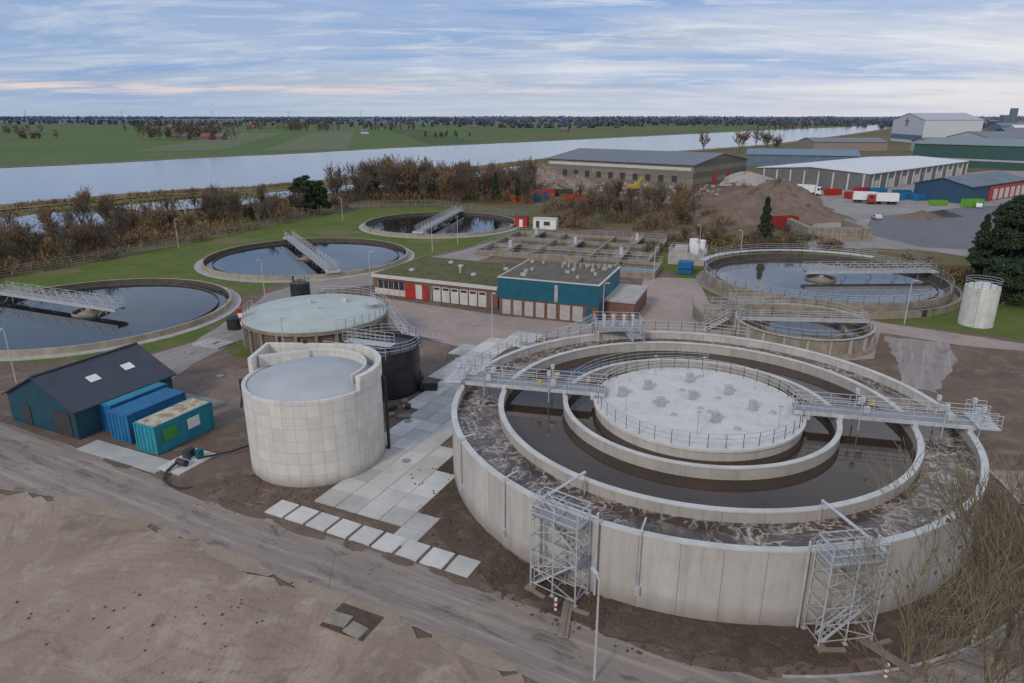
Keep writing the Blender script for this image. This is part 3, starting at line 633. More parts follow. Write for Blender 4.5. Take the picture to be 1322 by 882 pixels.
for i in range(5): b.box(L+.04,1.8+2.4*i,1.3,.08,1.6,2.2,0,0 if i%2 else 2)
b.obj('garage_doors',[glass,M('grey_door',(.45,.43,.42),None,1),teal],g)
b=MB().bx(8.6,9.1,-.16,-.121,2.6,5.1)
for k in range(14): b.box(random.uniform(1,14),random.uniform(1.5,12),H+.4,random.uniform(.3,.8),random.uniform(.3,.8),.4)
for k in range(8): b.cyl((7+.9*k,9+.2*k,H+.2),(7+.9*k,9+.2*k,H+.9),.15,.15,8)
b.obj('roof_units',conc,g)
b=MB().bx(L+.01,L+4.5,3,D,0,2.6); b.obj('side_annex',brick,g); MB().bx(L+.15,L+4.7,2.8,D,2.602,2.9).obj('annex_roof',conc,g)
g=group('blue_barn',-39.3,56.2,0,R_(-25)); W,D,h,hr=9.9,10.2,2.9,5.3
b=MB(); b.add([(-W,0,0),(0,0,0),(0,0,h),(-W/2,0,hr),(-W,0,h)],[(0,1,2,3,4)]); b.add([(-W,D,0),(0,D,0),(0,D,h),(-W/2,D,hr),(-W,D,h)],[(4,3,2,1,0)])
b.obj('gable_walls',tealb,g)
b=MB(); b.add([(0,0,0),(0,D,0),(0,D,h),(0,0,h)],[(0,1,2,3)]); b.add([(-W,0,0),(-W,D,0),(-W,D,h),(-W,0,h)],[(3,2,1,0)]); b.obj('side_walls',tealy,g)
b=MB(); e=.35; sl=(hr-h)/(W/2)
for s_ in (0,1):
    x0=-W/2; x1=e if s_==0 else -W-e; ze=h-e*sl
    b.add([(x0,-e,hr),(x1,-e,ze),(x1,D+e,ze),(x0,D+e,hr),(x0,-e,hr+.12),(x1,-e,ze+.12),(x1,D+e,ze+.12),(x0,D+e,hr+.12)],[(0,1,2,3),(7,6,5,4),(0,4,5,1),(1,5,6,2),(2,6,7,3)])
b.obj('slate_roof',slate,g)
MB().bx(-W/2-.18,-W/2+.18,-e,D+e,hr+.1,hr+.2).bx(.3,.42,-e,D+e,h-.2,h-.05).obj('ridge_and_gutter',dark,g)
b=MB()
for yy in (3.3,6.9):
    x0,x1=-2.9,-2.1; z0=hr-(W/2+x0)*sl+.16; z1=hr-(W/2+x1)*sl+.16
    b.add([(x0,yy,z0),(x1,yy,z1),(x1,yy+1.1,z1),(x0,yy+1.1,z0)],[(0,1,2,3)])
b.obj('skylights',white,g)
b=MB().box(-2.0,-.04,1.2,2.4,.06,2.4).box(-7.2,-.04,1.1,1.0,.06,2.1).box(.05,-.05,1.4,.08,.08,2.8); b.obj('barn_doors',dark,g)
def container(name,x,y,rz,mat,roof,L=6.06,W=2.44,H=2.55):
    g=group(name,x,y,.1,rz)
    MB().bx(0,W,0,L,0,H).obj('corrugated_shell',mat,g)
    b=MB()
    for X in (0,W):
        for Y in (0,L): b.box(X,Y,H/2,.16,.16,H+.04)
    for z in (.06,H-.02):
        for X in (0,W): b.box(X,L/2,z,.14,L-.2,.14)
        for Y in (0,L): b.box(W/2,Y,z,W-.2,.14,.14)
    for X in (.5,.95,1.5,1.95): b.cyl((X,-.06,.1),(X,-.06,H-.1),.03,.03,5)
    b.obj('frame',mat,g)
    MB().bx(.08,W-.08,.08,L-.08,H+.001,H+.06).obj('roof_panel',roof,g)
    return g
cy_=M_corr('cyan_container_side',(.03,.30,.40),4,'Y',.5,.8); by_=M_corr('blue_container_side',(.02,.17,.38),4,'Y',.5,.8)
g=container('storage_container',-32.9,54.2,R_(-25),cy_,controof)
MB().box(2.53,1.4,1.5,.02,1.5,1.2).obj('poster_sign',green_p,g)
MB().box(2.54,3.9,1.5,.02,1.3,1.0).obj('info_sign',white,g)
container('storage_container',-36.3,56.3,R_(-25),by_,contb,H=2.7)
container('storage_container',-39.1,58.6,R_(-25),by_,cy_,H=2.6)
b=MB().box(0,0,.06,10,2.0,.1,R_(-25)); b.obj('container_slab',slabm2,loc=(-33.5,53.0,0))
g=group('pipe_rack',-25.5,63,0,R_(-25)); b=MB().rail([(0,0,0),(5,0,0),(5,3,0),(0,3,0)],1.3,1,.04,True); b.box(2.5,1.5,.5,3.5,1.6,.8); b.obj('frame',galv,g); MB().cyl((1,1,1.2),(4,1,1.2),.25,.25,10).cyl((1,2.2,1),(4,2.2,1),.2,.2,10).obj('pipes',conc,g)
g=group('sludge_pump_unit',-27.6,52.0,0,R_(-25)); MB().bx(-1.3,1.3,-2,2,.0,.14).obj('base_slab',concl,g)
b=MB().box(-.5,.6,.5,.6,.9,.7).cyl((-.2,-.8,.45),(.8,-.8,.45),.28,.28,12).box(.4,.9,.5,.5,.5,.7,0,1).cyl((0,.2,.2),(0,.2,1.0),.12,.12,8); b.obj('pump',[dark,teal],g)
hp=[(-26.6,51.7,.5),(-25.6,52.6,.35),(-24.2,53.3,.4),(-23,54,.6),(-22.4,54.1,1.2)]
b=MB().tube(hp,.1,8); hp2=[(-28,51.2,.5),(-28.4,50,.25),(-28.1,48.8,.15),(-27.1,47.9,.12),(-26,47.4,.12),(-25.4,47.6,.12)]; b.tube(hp2,.11,8); b.obj('rubber_hose',black)
b=MB()
for k in range(26):
    x=random.uniform(-24,-10);y=random.uniform(60,80)
    b.box(x,y,.2,random.uniform(.4,1.3),random.uniform(.3,.9),random.uniform(.2,.5),random.uniform(0,3),random.randint(0,3))
b.obj('stacked_site_materials',[wood,conc,galvd,dark])
b=MB()
for x,y in ((-21,59),(-10,60),(-16,62),(20,91),(24,96),(-33,72),(-40,80),(-5,92),(8,89),(28,110),(46,90),(-2,60),(-9,52)): b.cyl((x,y,.0),(x,y,.16),.4,.4,14)
b.obj('manhole_covers',galvd)
# ------------------------------------------------------------------ rectangular basins
g=group('aeration_basin',-7.5,143.5,0,R_(-20)); 
W,D=36,27
b=MB()
for x in (0,W): b.bx(x-.25,x+.25,-.25,D+.25,0,1.1)
for y in (0,9,18,D): b.bx(.252,W-.252,y-.2,y+.2,0,1.098)
b.bx(11.8,12.2,.3,D-.3,0,1.09); b.bx(23.8,24.2,.3,D-.3,0,1.085)
b.obj('walls',concd,g)
MB().bx(.2,W-.2,.1,D-.1,.1,.35).obj('water',aerw,g)
for i,(x,y) in enumerate(((6,4.5),(18,13.5),(30,4.5),(6,22.5),(30,22.5))):
    b=MB().box(x,y,1.25,1.6,8.9,.12,0,1); b.rail([(x-.8,y-4.4,1.3),(x-.8,y+4.4,1.3)],1.1,1.5,.022); b.rail([(x+.8,y-4.4,1.3),(x+.8,y+4.4,1.3)],1.1,1.5,.022); b.cyl((x,y,1.3),(x,y,2.3),.45,.35,12); b.box(x,y,2.5,.6,.6,.4); b.obj('aerator_bridge',[galv,concd],g)
b=MB().rail([(0,0,1.1),(W,0,1.1),(W,D,1.1),(0,D,1.1)],1.1,2,.022,True,mid=1); b.rail([(12,0,1.1),(12,D,1.1)],1.1,2,.022,mid=1); b.obj('railings',galv,g)
g=group('selector_basin',11.5,128.5,0,R_(-20)); MB().bx(0,16,-3,-2.7,0,1.2).bx(0,16,6.7,7,0,1.2).bx(0,.3,-2.69,6.69,0,1.198).bx(15.7,16,-2.69,6.69,0,1.198).bx(7.8,8.1,-2.69,6.69,0,1.19).obj('walls',concd,g); MB().bx(.3,15.7,-2.7,6.7,0,.6).obj('water',aerw,g)
MB().rail([(0,-3,1.2),(16,-3,1.2),(16,7,1.2),(0,7,1.2)],1.1,1.6,.022,True,mid=1).obj('railings',galv,g)
g=group('screw_pump_house',31,134,0,R_(-20)); MB().bx(0,7,0,6,0,2.2).bx(1,3.5,1,4,2.201,3.4).obj('walls',conc,g)
b=MB().rail([(0,0,2.2),(7,0,2.2),(7,6,2.2),(0,6,2.2)],1.1,1.3,.03,True); b.cyl((4.5,3,2.2),(4.5,3,4.8),.9,.9,20,m=1); b.cyl((6,4.5,2.2),(6,4.5,4.4),.7,.7,20,m=1); b.cyl((5.2,1.2,2.2),(5.2,1.2,4.1),.6,.6,20,m=1); b.obj('tanks',[galv,white],g)
g=group('blue_skip_container',30.8,124.8,0,R_(-20)); MB().bx(0,2.6,0,2.4,.15,2.3).bx(.1,2.5,-.3,-.05,1.2,1.9).cyl((.4,-.1,.25),(.4,.3,.25),.22,.22,10).cyl((2.2,-.1,.25),(2.2,.3,.25),.22,.22,10).obj('body',M('skip_blue',(.01,.14,.32),None),g)
g=group('site_cabin',5.5,178,0,R_(-15)); MB().bx(0,6,0,2.5,.1,2.7).obj('walls',white,g); MB().bx(-.1,6.1,-.1,2.6,2.702,2.85).obj('roof',concl,g); MB().box(1.2,-.03,1.2,.9,.08,2).box(3.6,-.03,1.6,1.6,.08,1).obj('door_and_window',dark,g)
g=group('red_cabin',0.8,180.5,0,R_(-15)); MB().bx(0,3.2,0,2.5,.1,3.0).obj('walls',red,g); MB().bx(-.1,3.3,-.1,2.6,3.002,3.1).obj('roof',dark,g); MB().box(1.6,-.03,1.2,.9,.08,2).obj('door',white,g)
lm=MB().cyl((0,0,0),(0,0,6.2),.08,.05,8).cyl((0,0,6.2),(0,.25,6.35),.04,.04,6).box(0,.5,6.4,.2,.6,.1); lo=lm.obj('street_lamp',galv)
first=True
for x,y in [(4.3,28.3),(-54.6,70),(-74.6,151.7),(-47.6,193),(-39.9,107),(-24.1,113.5),(-12.5,156.6),(-2.6,85.5),(55.5,92.5),(39.5,143),(-26.2,74.2),(-17.3,147),(12.6,91),(46,136),(25,118)]:
    if first: lo.location=(x,y,0);lo.rotation_euler=(0,0,R_(20)); first=False
    else:
        o=bpy.data.objects.new('street_lamp',lo.data); S.collection.objects.link(o); o.location=(x,y,0); o.rotation_euler=(0,0,random.uniform(0,6))
b=MB(); fp=[(-96,114),(-92,120),(-84.8,131),(-73.9,153.6),(-60,189),(-47.7,222.6),(-24,226),(6,196)]
b.rail([(x-1.5,y,0) for x,y in fp],2.0,3,.04,False,0,3); b.obj('chain_link_fence',galvd)
b=MB(); b.rail([(72,112,0),(80,124,0),(83,142,0),(60,158,0)],1.8,3,.04,False,0,2); b.obj('chain_link_fence',galvd)
for x,y in ((2.6,33.6),(19.6,28.5),(25.8,31)):
    b=MB().cyl((0,0,0),(0,0,.9),.09,.09,8,m=0)
    for z in (.25,.6): b.ring(.09,.1,z,z+.15,8,m=1)
    b.obj('marker_post',[white,red],loc=(x,y,0))
# ------------------------------------------------------------------ industrial background
def shed(name,x,y,rz,L,D,h,hr,wall,roof,doors=None,ridge='x',extra=None):
    g=group(name,x,y,0,rz); b=MB()
    MB().bx(0,L,0,D,0,h).obj('walls',wall,g)
    e=.6; b=MB()
    if ridge=='x':
        for s_ in (0,1):
            y0=-e if s_==0 else D+e
            b.add([(-e,y0,h),(L+e,y0,h),(L+e,D/2,hr),(-e,D/2,hr),(-e,y0,h+.3),(L+e,y0,h+.3),(L+e,D/2,hr+.3),(-e,D/2,hr+.3)],[(0,1,2,3),(4,5,6,7),(0,1,5,4),(1,2,6,5),(0,3,7,4)])
        w=MB(); 
        for X in (.0,L): w.add([(X,0,h),(X,D,h),(X,D/2,hr)],[(0,1,2)])
    else:
        for s_ in (0,1):
            x0=-e if s_==0 else L+e
            b.add([(x0,-e,h),(x0,D+e,h),(L/2,D+e,hr),(L/2,-e,hr),(x0,-e,h+.3),(x0,D+e,h+.3),(L/2,D+e,hr+.3),(L/2,-e,hr+.3)],[(0,1,2,3),(4,5,6,7),(0,1,5,4),(0,3,7,4)])
        w=MB()
        for Y in (0,D): w.add([(0,Y,h),(L,Y,h),(L/2,Y,hr)],[(0,1,2)])
    b.obj('roof',roof,g); w.obj('gables',wall,g)
    if doors:
        for nm,mt,lst in doors:
            d=MB()
            for q in lst: d.box(*q)
            d.obj(nm,mt,g)
    return g
shed('brick_warehouse',16.2,322,R_(-40),72,53,9.5,13,whwall,whroof,[('red_door',red,[(72.1,20,3,.3,3.5,6),(72.1,33,2.5,.3,3,5)]),('strip_windows',concl,[(36,-.1,8,70,.2,1.2)]),('dark_openings',dark,[(10+6*i,-.12,4,2.2,.2,2.5) for i in range(10)])])
shed('white_roof_warehouse',107.7,307,R_(-48),47,118,6.5,8,M('dark_grey_panels',(.17,.175,.18),(.13,.13,.135),.3),whiteroof,[('columns',concl,[(47.2,3+7.2*i,3.2,.5,.6,6.4) for i in range(17)]+[(3+6*i,-.2,3.2,.6,.5,6.4) for i in range(8)]),('grey_panels',galv,[(47.1,7+14.4*i,2,.2,4,3.6) for i in range(8)])],'y')
shed('teal_workshop',138,415,R_(-20),60,40,6.5,9,greybl,M_corr('teal_roof',(.13,.22,.28),.8,'X'))
shed('green_factory',245,432,R_(-52),130,60,12,15,greenw,M_corr('green_roof',(.18,.24,.24),.5,'X'),[('light_band',greyclad,[(65,-.2,4,128,.2,1)])])
g=shed('white_factory',433,752,R_(-10),56,95,24,31,M_corr('pale_cladding',(.62,.65,.68),.4,'X'),greyclad,[('low_windows',dark,[(28,-.2,5,50,.3,3)]),('base_band',greybl,[(-.2,47,6,.3,94,5)])],'x')
b=MB()
for k in range(5):
    a=pi/2+2*pi*k/5; a1=a+.32;a2=a-.32; q=lambda t,r:(-.6,50+r*math.cos(t),22+r*math.sin(t))
    b.add([(-.6,50,22),q(a1,1.6*2),q(a,6.5),q(a2,1.6*2)],[(0,1,2,3)])
b.obj('red_star_sign',red,g)
shed('blue_red_warehouse',152.4,231,R_(36),47,18,5.5,8,M('dark_blue_wall',(.03,.08,.15),None),M('slate_blue_roof',(.16,.2,.24),(.11,.15,.18),.2),[('red_front',red,[(30,-.15,2.7,30,.2,4.6)]),('grey_doors',concl,[(20+5*i,-.3,2.1,3,.15,3.6) for i in range(6)])])
shed('grey_warehouse',330,560,R_(-10),80,40,8,11,greyclad,whroof); shed('grey_warehouse',255,600,R_(-5),60,40,7,10,M('brown_cladding',(.3,.25,.21),None),whroof)
for k in range(26):
    y=random.uniform(520,2600); x=y*random.uniform(.66,.86)
    if k<8: x=y*random.uniform(.5,.62); y=y*.6+900; x=y*random.uniform(.58,.7)
    w=random.uniform(25,80)
    shed('distant_warehouse',x,y,R_(random.uniform(-15,15)),w,random.uniform(20,50),random.uniform(6,13),random.uniform(14,16),random.choice([greyclad,greybl,greenw,concl]),random.choice([whroof,whiteroof,whroof,greybl]))
b=MB().cyl((0,0,0),(0,0,45),8,8,16); b.bx(-25,-10,-8,8,0,30); b.obj('factory_tower',greybl,loc=(1150,1650,0))
b=MB()
for i in range(14):
    for z in range(3): b.box(i*1.05,0,.5+z*1.0,1.0,1.2,.96,0,0)
for i in range(12):
    for z in range(3): b.box(0,1.3+i*1.2,.5+z*1.0,1.2,1.1,.96); b.box(13.7,1.3+i*1.2,.5+z,1.2,1.1,.96)
b.obj('block_wall',concd,loc=(70.5,162,0),rz=R_(-4))
def dump(name,x,y,rz,mat,L=7,W=2.5,H=2.2):
    g=group(name,x,y,.1,rz); b=MB(); b.bx(0,L,0,W,0,.15); b.bx(0,L,0,.1,.15,H); b.bx(0,L,W-.1,W,.15,H); b.bx(0,.1,.1,W-.1,.15,H);b.bx(L-.1,L,.1,W-.1,.15,H)
    for i in range(8): b.box(.4+i*(L-.8)/7,-.05,H/2,.12,.1,H-.2)
    b.obj('steel_body',mat,g); MB().cyl((.6,-.1,.05),(.6,W+.1,.05),.15,.15,8).cyl((L-.6,-.1,.05),(L-.6,W+.1,.05),.15,.15,8).obj('rollers',dark,g)
dump('red_skip_container',66,177,R_(12),M('dark_red',(.3,.03,.02),None),9,3,3)
so_=M('skip_orange',(.4,.07,.02),None)
for i in range(9): dump('skip_container',random.uniform(-12,28),random.uniform(232,262),R_(random.uniform(-20,20)),random.choice([red,so_,dark,contb]),7,2.5,2.4)
for i in range(10): dump('skip_container',random.uniform(112,142),random.uniform(240,262),R_(random.uniform(-20,20)),random.choice([red,contb,contb,white,dark]),6,2.5,2.2)
def truck(x,y,rz,cab,body):
    g=group('truck',x,y,0,rz)
    MB().bx(0,7,-1.25,1.25,1.1,3.7).obj('cargo_box',body,g)
    b=MB(); b.add([(7.3,-1.2,.6),(9.2,-1.2,.6),(9.2,-1.2,1.8),(8.9,-1.2,3.1),(7.3,-1.2,3.2),(7.3,1.2,.6),(9.2,1.2,.6),(9.2,1.2,1.8),(8.9,1.2,3.1),(7.3,1.2,3.2)],[(0,1,2,3,4),(9,8,7,6,5),(0,5,6,1),(1,6,7,2),(3,8,9,4),(4,9,5,0),(2,7,8,3)]); b.obj('cab',cab,g)
    MB().box(9.1,0,2.45,.12,2.1,1.1).box(8.4,-1.22,2.4,.9,.06,.8).box(8.4,1.22,2.4,.9,.06,.8).obj('cab_windows',glass,g)
    b=MB(); b.bx(0,9,-.4,.4,.7,1.05)
    for X in (1,2.3,8.2):
        for Y in (-1.1,1.1): b.cyl((X,Y-.15,.5),(X,Y+.15,.5),.5,.5,14)
    b.obj('chassis_and_wheels',black,g)
truck(116,236,R_(-20),red,white); truck(128,230,R_(170),red,white); truck(107,262,R_(-40),white,white)
dump('lime_skip_container',146,222,R_(10),M('lime_paint',(.15,.38,.04),None),6.5,2.5,2.4); dump('lime_skip_container',138,226,R_(10),bpy.data.materials['lime_paint'],5,2.5,1.6)
def car(x,y,rz,mat):
    g=group('car',x,y,0,rz); b=MB()
    prof=[(-2.1,.35),(2.1,.35),(2.15,.75),(1.2,.92),(.6,1.4),(-1.2,1.42),(-1.9,.95),(-2.15,.85)]
    n=len(prof); b.add([(p[0],-.85,p[1]) for p in prof]+[(p[0],.85,p[1]) for p in prof],[tuple(range(n)),tuple(range(2*n-1,n-1,-1))]+[(i,n+i,n+(i+1)%n,(i+1)%n) for i in range(n)]); b.obj('body',mat,g)
    MB().box(-.3,0,1.15,1.7,1.74,.34).obj('windows',glass,g); b=MB()
    for X in (-1.3,1.35):
        for Y in (-.8,.8): b.cyl((X,Y-.1,.32),(X,Y+.1,.32),.32,.32,12)
    b.obj('wheels',black,g)
for i,(x,y) in enumerate([(150,222),(156,219),(104,196)]): car(x,y,R_(60+10*i),[white,dark,galv][i])
# ------------------------------------------------------------------ vegetation
def quads(name,C,size,mats,vert=0.0,asp=1.0,link=True,smooth=False):
    C=np.asarray(C,float); N=len(C); size=np.broadcast_to(np.asarray(size,float),(N,))*rng.uniform(.6,1.4,N)
    u=rng.normal(size=(N,3)); u[:,2]=u[:,2]*(1)+vert*np.sign(u[:,2])*2; u/=np.linalg.norm(u,axis=1)[:,None]
    w=np.cross(u,rng.normal(size=(N,3))); w/=np.linalg.norm(w,axis=1)[:,None]
    a=u*(size*.5)[:,None]; b=w*(size*.5/asp)[:,None]
    V=np.stack([C-a-b*.6,C+a-b,C+a*.9+b,C-a+b*.7],1).reshape(-1,3)
    F=np.arange(4*N).reshape(N,4)
    me=bpy.data.meshes.new(name); me.from_pydata(V.tolist(),[],F.tolist())
    for m in mats: me.materials.append(m)
    if len(mats)>1: me.polygons.foreach_set('material_index',rng.integers(0,len(mats),N).astype(np.int32))
    me.update()
    if not link: return me
    o=bpy.data.objects.new(name,me); S.collection.objects.link(o); return o
def ell(cx,cy,cz,rx,ry,rz,n):
    p=rng.normal(size=(n,3)); p/=np.linalg.norm(p,axis=1)[:,None]; p*=(rng.uniform(.25,1,n)**.5)[:,None]
    return p*np.array([rx,ry,rz])+np.array([cx,cy,cz])
def barebuild(seed,H,levels,minr,kids,spread,mats,leaf=0,upw=.25,trunks=1,tl=.48,tr=.015):
    r=random.Random(seed); b=MB(); leaves=[]
    def br(p,d,L,rad,lev):
        segs=4 if lev==0 else (3 if lev<2 else 2); q=p
        for i in range(segs):
            d2=(d+Vector((r.gauss(0,.11),r.gauss(0,.11),r.gauss(0,.07)+.05))).normalized()
            q2=q+d2*(L/segs); r1=rad*(1-.5*i/segs); r2=rad*(1-.5*(i+1)/segs)
            b.cyl(q,q2,max(minr,r1),max(minr,r2),6 if lev<1 else (4 if lev<2 else 3),False,0)
            if lev<levels:
                kk=kids if i>0 or lev>0 else 0
                for _ in range(kk if i<segs-1 else kk+1):
                    if r.random()<.12: continue
                    ax=Vector((r.gauss(0,1),r.gauss(0,1),r.gauss(0,1))).cross(d2)
                    if ax.length<.01: continue
                    ax.normalize(); nd_=(Matrix.Rotation(r.uniform(.35,spread),3,ax)@d2+Vector((0,0,upw))).normalized()
                    br(q.lerp(q2,r.uniform(.3,1)),nd_,L*r.uniform(.45,.7),r2*.55,lev+1)
            elif leaf and r.random()<leaf: leaves.append(tuple(q2))
            q=q2;d=d2
    for t in range(trunks):
        d=Vector((r.gauss(0,.1*trunks**.5),r.gauss(0,.1*trunks**.5),1)).normalized()
        br(Vector((r.uniform(-.2,.2)*(trunks-1),r.uniform(-.2,.2)*(trunks-1),0)),d,H*tl,H*tr/trunks**.4,0)
    for c in leaves:
        s_=.12; b.add([(c[0]-s_,c[1],c[2]-s_),(c[0]+s_,c[1]+.05,c[2]-s_*.5),(c[0]+s_*.6,c[1],c[2]+s_),(c[0]-s_,c[1]+.1,c[2]+s_)],[(0,1,2,3)],1)
    me=bpy.data.meshes.new('bare_tree_mesh'); me.from_pydata(b.v,[],b.f)
    for m in mats: me.materials.append(m)
    me.polygons.foreach_set('material_index',b.m); me.update(); return me
mid=[barebuild(s_,10,3,.04,2,.8,[bark,t_],l_,.25,tr) for s_,t_,l_,tr in ((1,tw1,.3,1),(2,tw2,.6,2),(3,tw1,.2,2),(4,tw3,.6,1),(5,tw2,.5,3),(6,tw1,.2,3))]
near=[barebuild(s_,11,4,.014,2,.7,[barkg,tw3],.02,.35,tr,.78,.014) for s_,tr in ((11,1),(12,1),(13,2))]
def put(name,me,x,y,sc=1,z=0):
    o=bpy.data.objects.new(name,me); S.collection.objects.link(o); o.location=(x,y,z); o.rotation_euler=(0,0,random.uniform(0,6.28)); o.scale=(sc,sc,sc*random.uniform(.95,1.1)); return o
for i,(x,y,s_) in enumerate([(17.6,24.0,.78),(21.3,24.6,.86),(25.2,25.6,.80),(19.3,21.8,.8),(28.6,27.0,.8),(32.6,29.4,.85),(23,22,.7)]): put('bare_tree',near[i%3],x,y,s_)
spots=[]
for k in range(105):
    t=random.random(); i=min(4,int(t*5)); a=Vector(fp[i]);b_=Vector(fp[i+1]); p=a.lerp(b_,random.random()); o_=random.uniform(3,38)
    x,y=p.x-o_*.9,p.y+o_*.45
    if inpoly(x,y,[(-144,193),(-141,208),(-128,210),(-109,193),(-110,173),(-120,160),(-150,170)]): continue
    spots.append((x,y,random.uniform(.45,.95)))
for k in range(90): spots.append((random.uniform(-62,8),random.uniform(230,282),random.uniform(.8,1.4)))
for k in range(34): spots.append((random.uniform(14,58),random.uniform(184,230),random.uniform(.5,1.0)))
for k in range(14): spots.append((random.uniform(-46,-30),random.uniform(236,262),random.uniform(1.1,1.6)))
for k in range(16): spots.append((random.uniform(36,66),random.uniform(142,168),random.uniform(.35,.6)))
for k in range(8): spots.append((random.uniform(76,100),random.uniform(95,118),random.uniform(.3,.6)))
for x,y,s_ in ((-118,188,.9),(-122,195,1.0),(-115,195,.8),(135,500,2),(180,560,2.2),(195,570,2.4),(210,580,2),(205,545,1.8)): spots.append((x,y,s_))
for x,y,s_ in spots: put('bare_tree',random.choice(mid),x,y,s_)
def thicket(name,blobs,size,mats,vert=.5,asp=5):
    C=np.concatenate([ell(*b) for b in blobs]); C[:,2]=np.abs(C[:,2])+.05; return quads(name,C,size,mats,vert,asp)
bl=[]
for k in range(170):
    i=random.randint(0,4); a=Vector(fp[i]);b_=Vector(fp[i+1]); p=a.lerp(b_,random.random()); o_=random.uniform(2,42)
    x,y=p.x-o_*.9,p.y+o_*.45
    if inpoly(x,y,[(-144,193),(-141,208),(-128,210),(-109,193),(-110,173),(-120,160),(-150,170)]): continue
    h=random.uniform(.8,2.8); bl.append((x,y,h*.4,random.uniform(2,4.5),random.uniform(2,4.5),h,150))
thicket('shrub_thicket',bl,.8,[tw1,tw2,tw1,tw3,tw2])
bl=[]
for k in range(110):
    x=random.uniform(-62,12);y=232+random.uniform(0,44); h=random.uniform(1.2,4); bl.append((x,y,h*.4,random.uniform(2.5,5),random.uniform(2.5,5),h,150))
for k in range(70):
    x=random.uniform(10,60);y=random.uniform(178,226)-.1*x; h=random.uniform(1.2,3.2); bl.append((x,y,h*.4,random.uniform(2,4),random.uniform(2,4),h,140))
thicket('shrub_thicket',bl,.9,[tw1,tw1,tw3,tw2,tw1])
bl=[]
for k in range(60):
    x=random.uniform(30,74);y=random.uniform(144,160)+(x-30)*.05; 
    if (x-53.6)**2+(y-116)**2<25**2: continue
    h=random.uniform(.7,1.9); bl.append((x,y,h*.4,random.uniform(1.5,3),random.uniform(1.5,2.5),h,200))
for k in range(44):
    x=random.uniform(74,110);y=random.uniform(98,128); h=random.uniform(.7,2.6); bl.append((x,y,h*.4,random.uniform(1.5,3),random.uniform(1.5,2.5),h,240))
thicket('shrub_hedge',bl,.6,[tw3,tw1,tw3,tw2],.2,3)
bl=[]
for (x0,y0),(x1,y1) in zip(rb[:6],rb[1:7]):
    for k in range(16):
        t=random.random(); bl.append((x0+(x1-x0)*t+3,y0+(y1-y0)*t-5,.4,2.5,2.5,1.2,50))
straw=M('straw_grass',(.3,.25,.12),None,.3,bp=0)
thicket('river_reeds',bl,1.2,[tw1,tw2,straw],1,5)
C=np.stack([rng.uniform(-190,-70,9000),rng.uniform(110,270,9000),rng.uniform(.05,.5,9000)],1)
keep=[(c[0]< -92+ (c[1]-120)*.44-3) and not inpoly(c[0],c[1],[(-185,175),(-144,193),(-141,208),(-128,210),(-109,193),(-110,173),(-120,160)]) and (c[1]<223+ (c[0]+165)*1.1) for c in C]
quads('rough_grass',C[np.array(keep)],1.0,[tw3,tw2,straw],.5,3)
def conifer(seed,H,r,n):
    q=np.random.default_rng(seed); z=q.uniform(.08,1,n)**.8; rad=r*(1-z)**.75*(.72+.28*np.sin(z*34+q.uniform(0,.6,n)))*q.uniform(.35,1,n)**.5+.12
    a=q.uniform(0,2*pi,n); a=a+.25*np.sin(a*5+z*9)
    C=np.stack([rad*np.cos(a),rad*np.sin(a),z*H-rad*.25],1); me=quads('conifer_mesh',C,H*.055,[ndl,ndl,ndl2],0,2.5,False)
    return me
def place_conifer(name,me,x,y,H,bare=True):
    g=group(name,x,y,0,random.uniform(0,6)); MB().cyl((0,0,0),(0,0,H*.95),H*.018,.03,7,False).obj('trunk',bark,g)
    o=bpy.data.objects.new('needle_crown',me); S.collection.objects.link(o); o.parent=g; return g
for i,(x,y,H,r) in enumerate([(-69.5,193,7,1.4),(57.9,156.6,10.5,2.3),(-5.5,235,10,2.0),(2,236,8,1.8),(97,140,9,2.6),(-72,190,5,1.5)]):
    place_conifer('conifer_tree',conifer(20+i,H,r,2600),x,y,H)
def pine(seed,H,k_=46,w=.3):
    r=random.Random(seed); g_b=MB(); C=[]
    g_b.cyl((0,0,0),(.3,.2,H*.6),.28,.16,8,False); g_b.cyl((.3,.2,H*.6),(.1,0,H*.95),.16,.05,7,False)
    for k in range(k_):
        z=H*r.uniform(.16,.97); a=r.uniform(0,6.28); L=(1-(z/H)**2.2)*H*w*r.uniform(.6,1.1)+.6; e=(L*math.cos(a),L*math.sin(a),z+L*.22)
        g_b.cyl((.2,.1,z),e,.07,.03,4,False)
        for t in (.55,.8,1.0): C.append(ell(e[0]*t+r.uniform(-.3,.3),e[1]*t+r.uniform(-.3,.3),z+(e[2]-z)*t+r.uniform(-.1,.4),r.uniform(.7,1.3),r.uniform(.7,1.3),r.uniform(.4,.75),95))
    return g_b,quads('pine_mesh',np.concatenate(C),.42,[ndl,ndl,ndl2],0,2.2,False)
for i,(x,y,H,k_) in enumerate([(79.5,108,16,60),(84.5,105,14,50),(83,114,14,46),(89,112,15,50),(88,102,9,40),(76.5,103,7,34),(-61.5,205,11.5,46),(-57.5,206,9.5,40)]):
    tb,me=pine(40+i,H,k_,.3 if x>0 else .36); g=group('pine_tree',x,y,0,random.uniform(0,6)); tb.obj('trunk_and_limbs',bark,g); o=bpy.data.objects.new('needle_crown',me); S.collection.objects.link(o); o.parent=g
